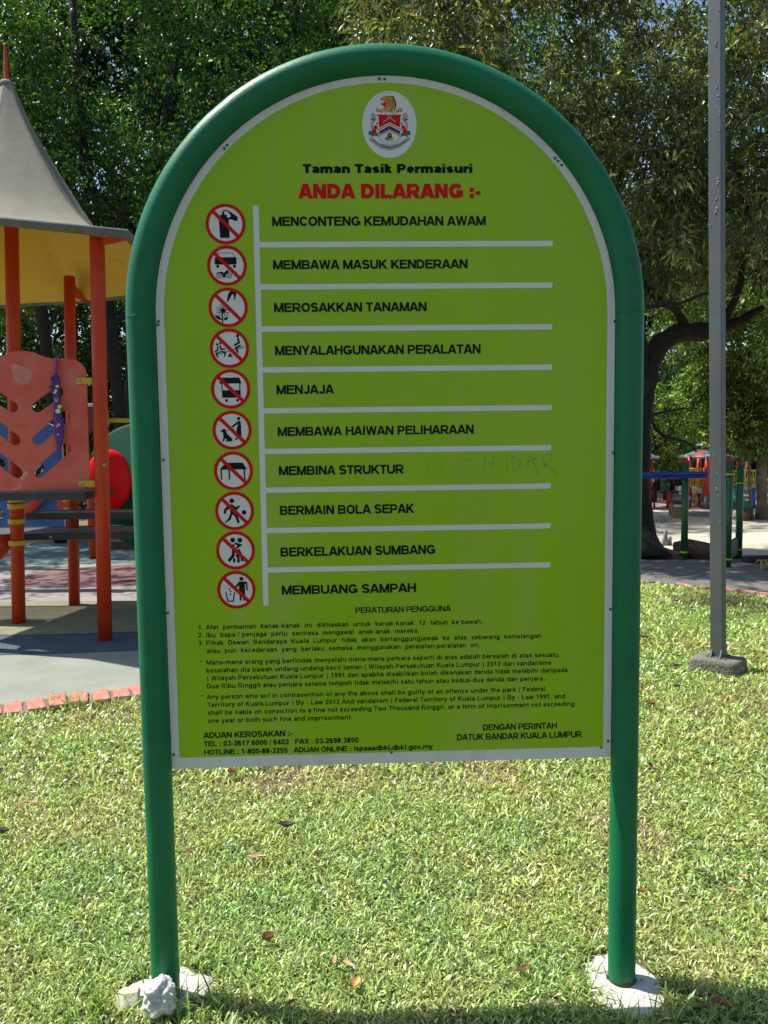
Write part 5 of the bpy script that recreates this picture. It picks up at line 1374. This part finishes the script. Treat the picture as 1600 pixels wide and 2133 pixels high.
for i, (px, py, Y, rx, rz, nc, lb) in enumerate(((1362, 890, 20.5, .95, .95, 110, 'sunlit bushy young tree above the pale roofed far tower'), (1462, 830, 21.5, .6, .9, 80, 'sunlit yellow-green young tree left of the lamp post'), (1410, 800, 29, 1.6, 1.2, 90, 'hazy green tree far behind the forked trunk'))):
    c = D(px, py, Y)
    tree(c.x, Y, lb, [(c.x, Y, 0, .07), (c.x + .05, Y, c.z * .6, .055), (c.x, Y, c.z, .03)], [((c.x, Y, c.z * .6), (c.x + .5, Y, c.z), .03, .01)],
         [([(tuple(c), (rx, .8, rz), nc)], 70, .10, .5, .35, leafA, dict(tint=((.11, .17, .035), .35, .3, .1, .0)))], group='small sunlit trees beyond the sand')
for px, y in ((1371, 24), (1401, 25), (1528, 27)):
    c = D(px, 980, y); tree(c.x, y, {1371: 'thin sapling right of the pale far roof', 1401: 'thin sapling left of the red roofed far tower', 1528: 'slim grey trunk right of the red roofed far tower'}[px],
                            [(c.x, y, 0, .05), (c.x + .05, y, 1.5, .04), (c.x, y, 3.2, .02)], [((c.x, y, 1.6), (c.x + .4, y, 2.6), .02, .01)], [([((c.x, y, 3.2), (.8, .7, .8), 30)], 50, .12, .5, .35, leafC, TF)])

# --- far-off wood closing the view: one mass of foliage with a few rows of stems
st_ = []
cc_ = []
for i in range(190):
    a = rng.uniform(-.66, .66); Y = rng.uniform(27, 34) if a < .05 else rng.uniform(35, 40)
    if a > .08 and rng.random() < .45: continue
    cc_.append(((Y * math.tan(a), Y, rng.uniform(8.0, 20)), (2.6, 1.8, 2.2), 24))
for i in range(150):
    a = rng.uniform(-.62, .62); Y = rng.uniform(31, 44) if a < .1 else rng.uniform(36, 46); cc_.append(((Y * math.tan(a), Y, rng.uniform(2.0, 11.5)), (2.2, 1.8, 1.9), 26))
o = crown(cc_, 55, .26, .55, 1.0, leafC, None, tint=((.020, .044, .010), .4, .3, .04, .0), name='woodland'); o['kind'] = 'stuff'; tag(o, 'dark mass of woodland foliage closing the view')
mb = MB()
for i in range(34):
    Y = rng.uniform(29, 40); x = rng.uniform(-.55, .55) * Y; q, r = limb((x, Y, 0), (x + rng.uniform(-1, 1), Y, 9), rng.uniform(.10, .24), .07, seg=6, wig=.06, seed=i); mb.tube(q, r, n=7)
o = mb.build('woodland_stems', bark); o['kind'] = 'stuff'; tag(o, 'many distant dark stems inside the wood')
# understorey behind the playground
cc_ = []
for i in range(46):
    x = rng.uniform(-17, -1); Y = rng.uniform(18.5, 28); cc_.append(((x, Y, rng.uniform(.5, 2.4)), (1.3, 1.0, .8), 22))
for i in range(16):
    x = rng.uniform(9, 22); Y = rng.uniform(33, 37); cc_.append(((x, Y, rng.uniform(.4, 1.8)), (1.3, 1.0, .7), 20))
o = crown(cc_, 50, .14, .5, .6, leafC, None, tint=((.045, .085, .018), .4, .3, .06, .0), name='undergrowth'); o['kind'] = 'stuff'; tag(o, 'low shaded undergrowth in front of the wood')

# ================================================================ lawn
leafG = leafmat('grass_blade', .36, .32, (1.0, 1.1, .45), .6)


def inside(x, y, poly):
    c = np.zeros(len(x), bool); n = len(poly)
    for i in range(n):
        x1, y1 = poly[i]; x2, y2 = poly[i - 1]
        m = ((y1 > y) != (y2 > y)) & (x < (x2 - x1) * (y - y1) / (y2 - y1 + 1e-12) + x1); c ^= m
    return c


def vnoise(x, y, s, seed=0):
    """cheap smooth value noise"""
    r = np.random.default_rng(seed).random((64, 64)); X = x * s + 1000.0; Y = y * s + 1000.0
    xi = np.floor(X).astype(int); yi = np.floor(Y).astype(int); fx = X - xi; fy = Y - yi; fx = fx * fx * (3 - 2 * fx); fy = fy * fy * (3 - 2 * fy)
    g = lambda a, b: r[a % 64, b % 64]
    return (g(xi, yi) * (1 - fx) + g(xi + 1, yi) * fx) * (1 - fy) + (g(xi, yi + 1) * (1 - fx) + g(xi + 1, yi + 1) * fx) * fy


def in_pads(x, y):
    m = np.zeros(len(x), bool)
    for u, dx, dy, rx, ry in ((-ARCR, .0, .035, .12, .10), (ARCR, .0, -.01, .105, .135)):
        c = BP(u, 0); m |= ((x - c.x - dx) / rx) ** 2 + ((y - c.y - dy) / ry) ** 2 < 1 + .4 * (vnoise(x, y, 25, 4) - .5)
    return m


X, Y, LN, WD = [], [], [], []
for (ya, yb, dens, ln, wd) in ((1.45, 2.6, 31000, .0205, .0047), (2.6, 3.6, 19000, .0235, .0058), (3.6, 5.2, 9000, .031, .0086), (5.2, 9.0, 3800, .046, .013)):
    xa, xb = -.58 * yb - .35, .58 * yb + .35
    n = int((xb - xa) * (yb - ya) * dens); x = rng.uniform(xa, xb, n); y = rng.uniform(ya, yb, n)
    k = (np.abs(x) < .54 * y + .45) & inside(x, y, lp) & ~in_pads(x, y)
    # thinner, drier patches
    dry = vnoise(x, y, 2.2, 1) * .6 + vnoise(x, y, 6, 2) * .4
    k &= rng.random(n) < np.clip(1.5 - dry * 1.25 - .5 * np.exp(-((np.abs(x - .01) - .66) ** 2 + (y - 2.17) ** 2) / .035), .2, 1)
    x, y = x[k], y[k]; X.append(x); Y.append(y); LN.append(np.full(len(x), ln)); WD.append(np.full(len(x), wd))
X, Y, LN, WD = map(np.concatenate, (X, Y, LN, WD)); n = len(X)
dry = vnoise(X, Y, 2.2, 1) * .55 + vnoise(X, Y, 7, 2) * .45
az = rng.uniform(0, 2 * PI, n); _cl = vnoise(X, Y, 16, 11); lean = np.clip(rng.normal(1.12, .28, n), .25, 1.5)
LN *= rng.lognormal(0, .30, n) * (.75 + .5 * _cl); WD *= rng.uniform(.7, 1.25, n)
z = rng.uniform(0.0, .020, n)
d1 = np.stack([np.cos(az) * np.sin(lean * .75), np.sin(az) * np.sin(lean * .75), np.cos(lean * .75)], 1)
l2 = np.minimum(lean * 1.18, 1.7)
d2 = np.stack([np.cos(az) * np.sin(l2), np.sin(az) * np.sin(l2), np.cos(l2)], 1)
side = np.stack([-np.sin(az), np.cos(az), np.zeros(n)], 1)
tw = rng.normal(0, .35, n)[:, None]; side = unit(side + np.array([0, 0, 1.0]) * tw)
p0 = np.stack([X, Y, z], 1); p1 = p0 + d1 * (LN * .5)[:, None]; p2 = p1 + d2 * (LN * .5)[:, None]; hw_ = (WD / 2)[:, None]
co = np.stack([p0 - side * hw_ * .6, p0 + side * hw_ * .6, p1 - side * hw_, p1 + side * hw_, p2], 1).reshape(-1, 3)
co[:, 2] = np.maximum(co[:, 2], .001)
bs = (np.arange(n) * 5)[:, None]
tr = np.concatenate([bs + np.array([[0, 1, 3]]), bs + np.array([[0, 3, 2]]), bs + np.array([[2, 3, 4]])], 1).reshape(-1, 3)
k = rng.lognormal(-.05, .46, n)[:, None]; base = np.array([[.35, .42, .13]]) * k
h = (rng.normal(0, .14, n) + (dry - .55) * .55)[:, None]; c = base * np.concatenate([1 + h, 1 + h * .25, 1 + h * .4], 1)
dead = rng.random(n) < np.clip((dry - .52) * 1.4, .03, .5); c[dead] = np.array([.46, .37, .21]) * rng.uniform(.6, 1.25, (dead.sum(), 1))
g = mesh_np('grass', co, tr, leafG, np.clip(np.repeat(c, 5, 0), .01, .85)); g['kind'] = 'stuff'; tag(g, 'short broad-bladed lawn grass, partly dry')

# longer blades round the pads and at the brick edge
P0, AZ, LL, TI = [], [], [], []
for (cx, cy, sx, sy, m, l) in ((BP(-ARCR, 0).x - .17, 2.13, .07, .05, 60, .11), (BP(-ARCR, 0).x + .075, 2.10, .05, .03, 34, .13), (BP(ARCR, 0).x - .02, 2.03, .16, .03, 70, .09), (BP(ARCR, 0).x + .2, 2.06, .07, .07, 40, .09), (-.62, 2.0, .2, .03, 30, .08),
                               (-1.87, 4.72, .06, .04, 60, .13), (-1.75, 4.72, .12, .03, 60, .09), (-2.2, 4.5, .5, .03, 120, .07), (-1.4, 4.85, .2, .03, 70, .07), (.3, 2.35, .35, .15, 60, .09), (.1, 2.6, .6, .3, 50, .08), (BP(-ARCR, 0).x + .05, 2.30, .08, .03, 40, .05), (BP(ARCR, 0).x - .10, 2.18, .03, .08, 50, .05), (BP(ARCR, 0).x + .12, 2.14, .03, .07, 50, .05), (BP(ARCR, 0).x, 2.36, .08, .02, 40, .05)):
    for i in range(m): P0.append((rng.normal(cx, sx), rng.normal(cy, sy), .005)); AZ.append(rng.uniform(0, 2 * PI)); LL.append(l * rng.uniform(.6, 1.3))
P0 = np.array(P0); AZ = np.array(AZ); LL = np.array(LL); n = len(P0)
seg = 4; hwid = rng.uniform(.0018, .0032, n); ln0 = rng.uniform(.25, .8, n); pts = [P0]; cur = P0
for s in range(seg):
    a = ln0 + s * .28; cur = cur + np.stack([np.cos(AZ) * np.sin(a), np.sin(AZ) * np.sin(a), np.cos(a)], 1) * (LL / seg)[:, None]; pts.append(cur)
sd = np.stack([-np.sin(AZ), np.cos(AZ), np.zeros(n)], 1); rows_ = []
for s in range(seg + 1):
    w_ = hwid * (1 - (s / seg) ** 1.6) + .0002; rows_ += [pts[s] - sd * w_[:, None], pts[s] + sd * w_[:, None]]
co = np.stack(rows_, 1).reshape(-1, 3); bs = (np.arange(n) * (2 * seg + 2))[:, None]; t_ = []
for s in range(seg): t_ += [bs + np.array([[2 * s, 2 * s + 1, 2 * s + 3]]), bs + np.array([[2 * s, 2 * s + 3, 2 * s + 2]])]
tr = np.concatenate(t_, 1).reshape(-1, 3)
cl_ = np.array([[.20, .30, .06]]) * rng.lognormal(0, .25, n)[:, None]
g = mesh_np('long_grass', co, tr, leafG, np.clip(np.repeat(cl_, 2 * seg + 2, 0), .01, .7)); g['kind'] = 'stuff'; tag(g, 'longer grass blades round the concrete pads and the brick edging')

# ================================================================ fallen leaves
lm = {}
for nm, c, c2 in (('tan', (.50, .30, .16), (.38, .2, .1)), ('copper', (.28, .12, .055), (.18, .08, .04)), ('rust', (.32, .11, .045), (.2, .07, .03)), ('dark', (.12, .085, .075), (.07, .05, .045)), ('ochre', (.55, .36, .10), (.4, .22, .06)), ('pale', (.58, .50, .38), (.45, .37, .26))):
    lm[nm] = mat('fallen_leaf_' + nm, c, .55, col2=c2, vscale=40)


def fallen(px, py, wpx, kind, label, group=None, ang=0, asp=.4, curl=.35, lift=.03):
    c = G(px, py, .028); L = wpx / F * (c - CAMP).dot(FW); mb = MB(); n = 8; vs = []
    ca, sa = math.cos(ang), math.sin(ang)
    for i in range(n + 1):
        f = i / n; w_ = L * asp * .5 * math.sin(PI * f) ** .8 * (1 - .25 * f) + .0006; x = (f - .5) * L; zc = lift * .3 + curl * L * .35 * (2 * f - 1) ** 2
        for s in (-1, -.5, 0, .5, 1):
            y = s * w_; zz_ = zc + abs(s) ** 1.5 * w_ * (.55 + curl) + .06 * L * noise.noise((f * 3, s * 2, px * .1))
            vs.append((c.x + x * ca - y * sa, c.y + x * sa + y * ca, c.z + zz_))
    fs = [(i * 5 + j, (i + 1) * 5 + j, (i + 1) * 5 + j + 1, i * 5 + j + 1) for i in range(n) for j in range(4)]
    mb.add(vs, fs, 0, True)
    q = n * 5 + 2; e = Vector(vs[q]); dirv = Vector((ca, sa, .1)); mb.tube([e, e + dirv * L * .16], [.0012, .0008], n=5)
    return tag(mb.build('fallen_leaf', lm[kind]), label, 'fallen leaf', group)


gl = 'dry leaves fallen on the lawn'
for a in ((598, 1727, 38, 'dark', 'dark curled dry leaf on the lawn below the sign, left of centre', 0.1, .5, .6), (536, 1790, 44, 'tan', 'flat tan lens-shaped leaf near the left post, below the dark curled one', .05, .3, .1),
          (396, 1778, 28, 'copper', 'thin brown leaf standing close to the right side of the left post', 1.0, .3, .3), (561, 1964, 34, 'copper', 'curled shiny copper leaf on bare grass between the posts', .7, .7, .8),
          (742, 2056, 36, 'ochre', 'orange-tan leaf with a dark midrib just above the shadow of the board', 1.3, .6, .4), (697, 2005, 30, 'tan', 'narrow tan leaf upright in the grass, left of a similar slanting one', 1.5, .3, .2),
          (727, 2015, 32, 'tan', 'narrow tan leaf slanting in the grass, above the orange-tan leaf', -.7, .3, .2), (485, 1613, 24, 'rust', 'small reddish leaf just under the bottom edge of the board', .4, .6, .6),
          (403, 1607, 20, 'tan', 'tan leaf under the bottom left corner of the board', -.2, .5, .3), (1088, 2027, 34, 'copper', 'brown leaf half sunk in grass left of the right concrete pad', .5, .4, .5),
          (1337, 1864, 22, 'copper', 'copper leaf touching the right side of the right post', .1, .6, .6), (1462, 1821, 34, 'dark', 'long dark brown leaf on the lawn at right', -.2, .3, .3),
          (1527, 1860, 30, 'tan', 'thin tan leaf near the right edge of the lawn', -.5, .25, .2), (1548, 1830, 20, 'tan', 'small tan leaf above the thin one at right', -.4, .4, .3),
          (1343, 1331, 24, 'rust', 'rust red leaf on the grass beside the right post, level with the pole block', 0, .5, .5), (1357, 1470, 26, 'rust', 'rust brown leaf on the sunny lawn below the pole block', 0, .5, .5),
          (1411, 1434, 18, 'dark', 'small dark leaf left of and below the pole block', .1, .6, .5), (52, 1562, 26, 'rust', 'orange-red leaf on the lawn near the brick edging', .3, .25, .2),
          (66, 1676, 30, 'tan', 'pale brown sliver on the lawn at left, lower of two', .2, .25, .2), (68, 1655, 20, 'pale', 'pale brown sliver on the lawn at left, upper of two', .1, .3, .2),
          (7, 1740, 26, 'dark', 'brown curled leaf at the left edge of the lawn', .4, .7, .7), (119, 1757, 22, 'copper', 'small brown leaf standing in the grass at far left', 1.4, .4, .4),
          (222, 1690, 26, 'tan', 'thin tan leaf lying in the grass left of the left post', -.4, .2, .2), (1505, 2100, 40, 'copper', 'large brown leaf lying in the shadow right of the right pad', -.3, .6, .5),
          (1463, 2103, 28, 'copper', 'thin reddish leaf in the shadow beside the large brown one', .0, .3, .2), (607, 2096, 20, 'rust', 'small rust leaf in the shadow of the left post', .7, .5, .4),
          (1102, 2016, 18, 'ochre', 'small ochre leaf above the brown one, left of the right pad', .9, .4, .3), (1500, 1895, 14, 'rust', 'tiny rust leaf on the lawn at right, below the long dark one', .2, .5, .3)):
    fallen(a[0], a[1], a[2], a[3], a[4], gl, a[5], a[6], a[7])
for (x, y, w_, kd, lb) in ((1395, 1326, 16, 'rust', 'small rust leaf right of the right post, beyond the lens-red one'),
        (1415, 1369, 16, 'copper', 'small copper leaf just left of the lamp post block'),
        (1469, 1352, 20, 'tan', 'tan leaf directly behind the lamp post block, left one'),
        (1529, 1356, 20, 'tan', 'tan leaf behind the right end of the lamp post block'),
        (1410, 1389, 20, 'rust', 'rusty leaf against the near left corner of the lamp post block'),
        (1441, 1345, 14, 'copper', 'copper leaf behind the left end of the lamp post block'),
        (1369, 1326, 14, 'tan', 'tan leaf between the right post and the lamp post, the nearer of the scattered ones'),
        (1405, 1230, 14, 'ochre', 'ochre leaf near the shaded far edge of the lawn'),
        (1340, 1228, 10, 'rust', 'tiny rust leaf at the far lawn edge touching the right post'),
        (1467, 1291, 10, 'rust', 'tiny rust leaf left of the lamp post, halfway to the path'),
        (1560, 1308, 14, 'copper', 'copper leaf in the shaded grass right of the lamp post'),
        (1590, 1347, 12, 'rust', 'small rust leaf at the right frame edge level with the block'),
        (1400, 1403, 14, 'tan', 'tan leaf in front of the left end of the block'),
        (1457, 1540, 12, 'rust', 'lone tiny rust leaf on the sunny lawn under the lamp post'),
        (1471, 1498, 12, 'dark', 'tiny dark leaf on the sunny lawn below the block'),
        (1355, 1254, 12, 'pale', 'pale leaf on the far lawn beside the right post'),
        (1443, 1273, 14, 'pale', 'pale leaf on the far lawn left of the lamp post'),
        (1365, 1606, 16, 'rust', 'rusty leaf right of the right post at board bottom height'),
        (120, 1600, 14, 'ochre', 'small ochre leaf left of the left post near the bricks'),
        (218, 1515, 18, 'pale', 'whitish leaf next to the brick edging'),
        (232, 1550, 16, 'pale', 'pale leaf below the whitish one near the bricks'),
        (240, 1580, 14, 'tan', 'small upright tan leaf close to the left post'),
        (905, 1600, 18, 'copper', 'thin copper leaf under the middle of the board'),
        (1330, 1500, 8, 'dark', 'tiny dark leaf hugging the right post')):
    fallen(x, y, w_, kd, lb, gl, random.uniform(-.8, .8), random.uniform(.3, .55), random.uniform(.1, .6))
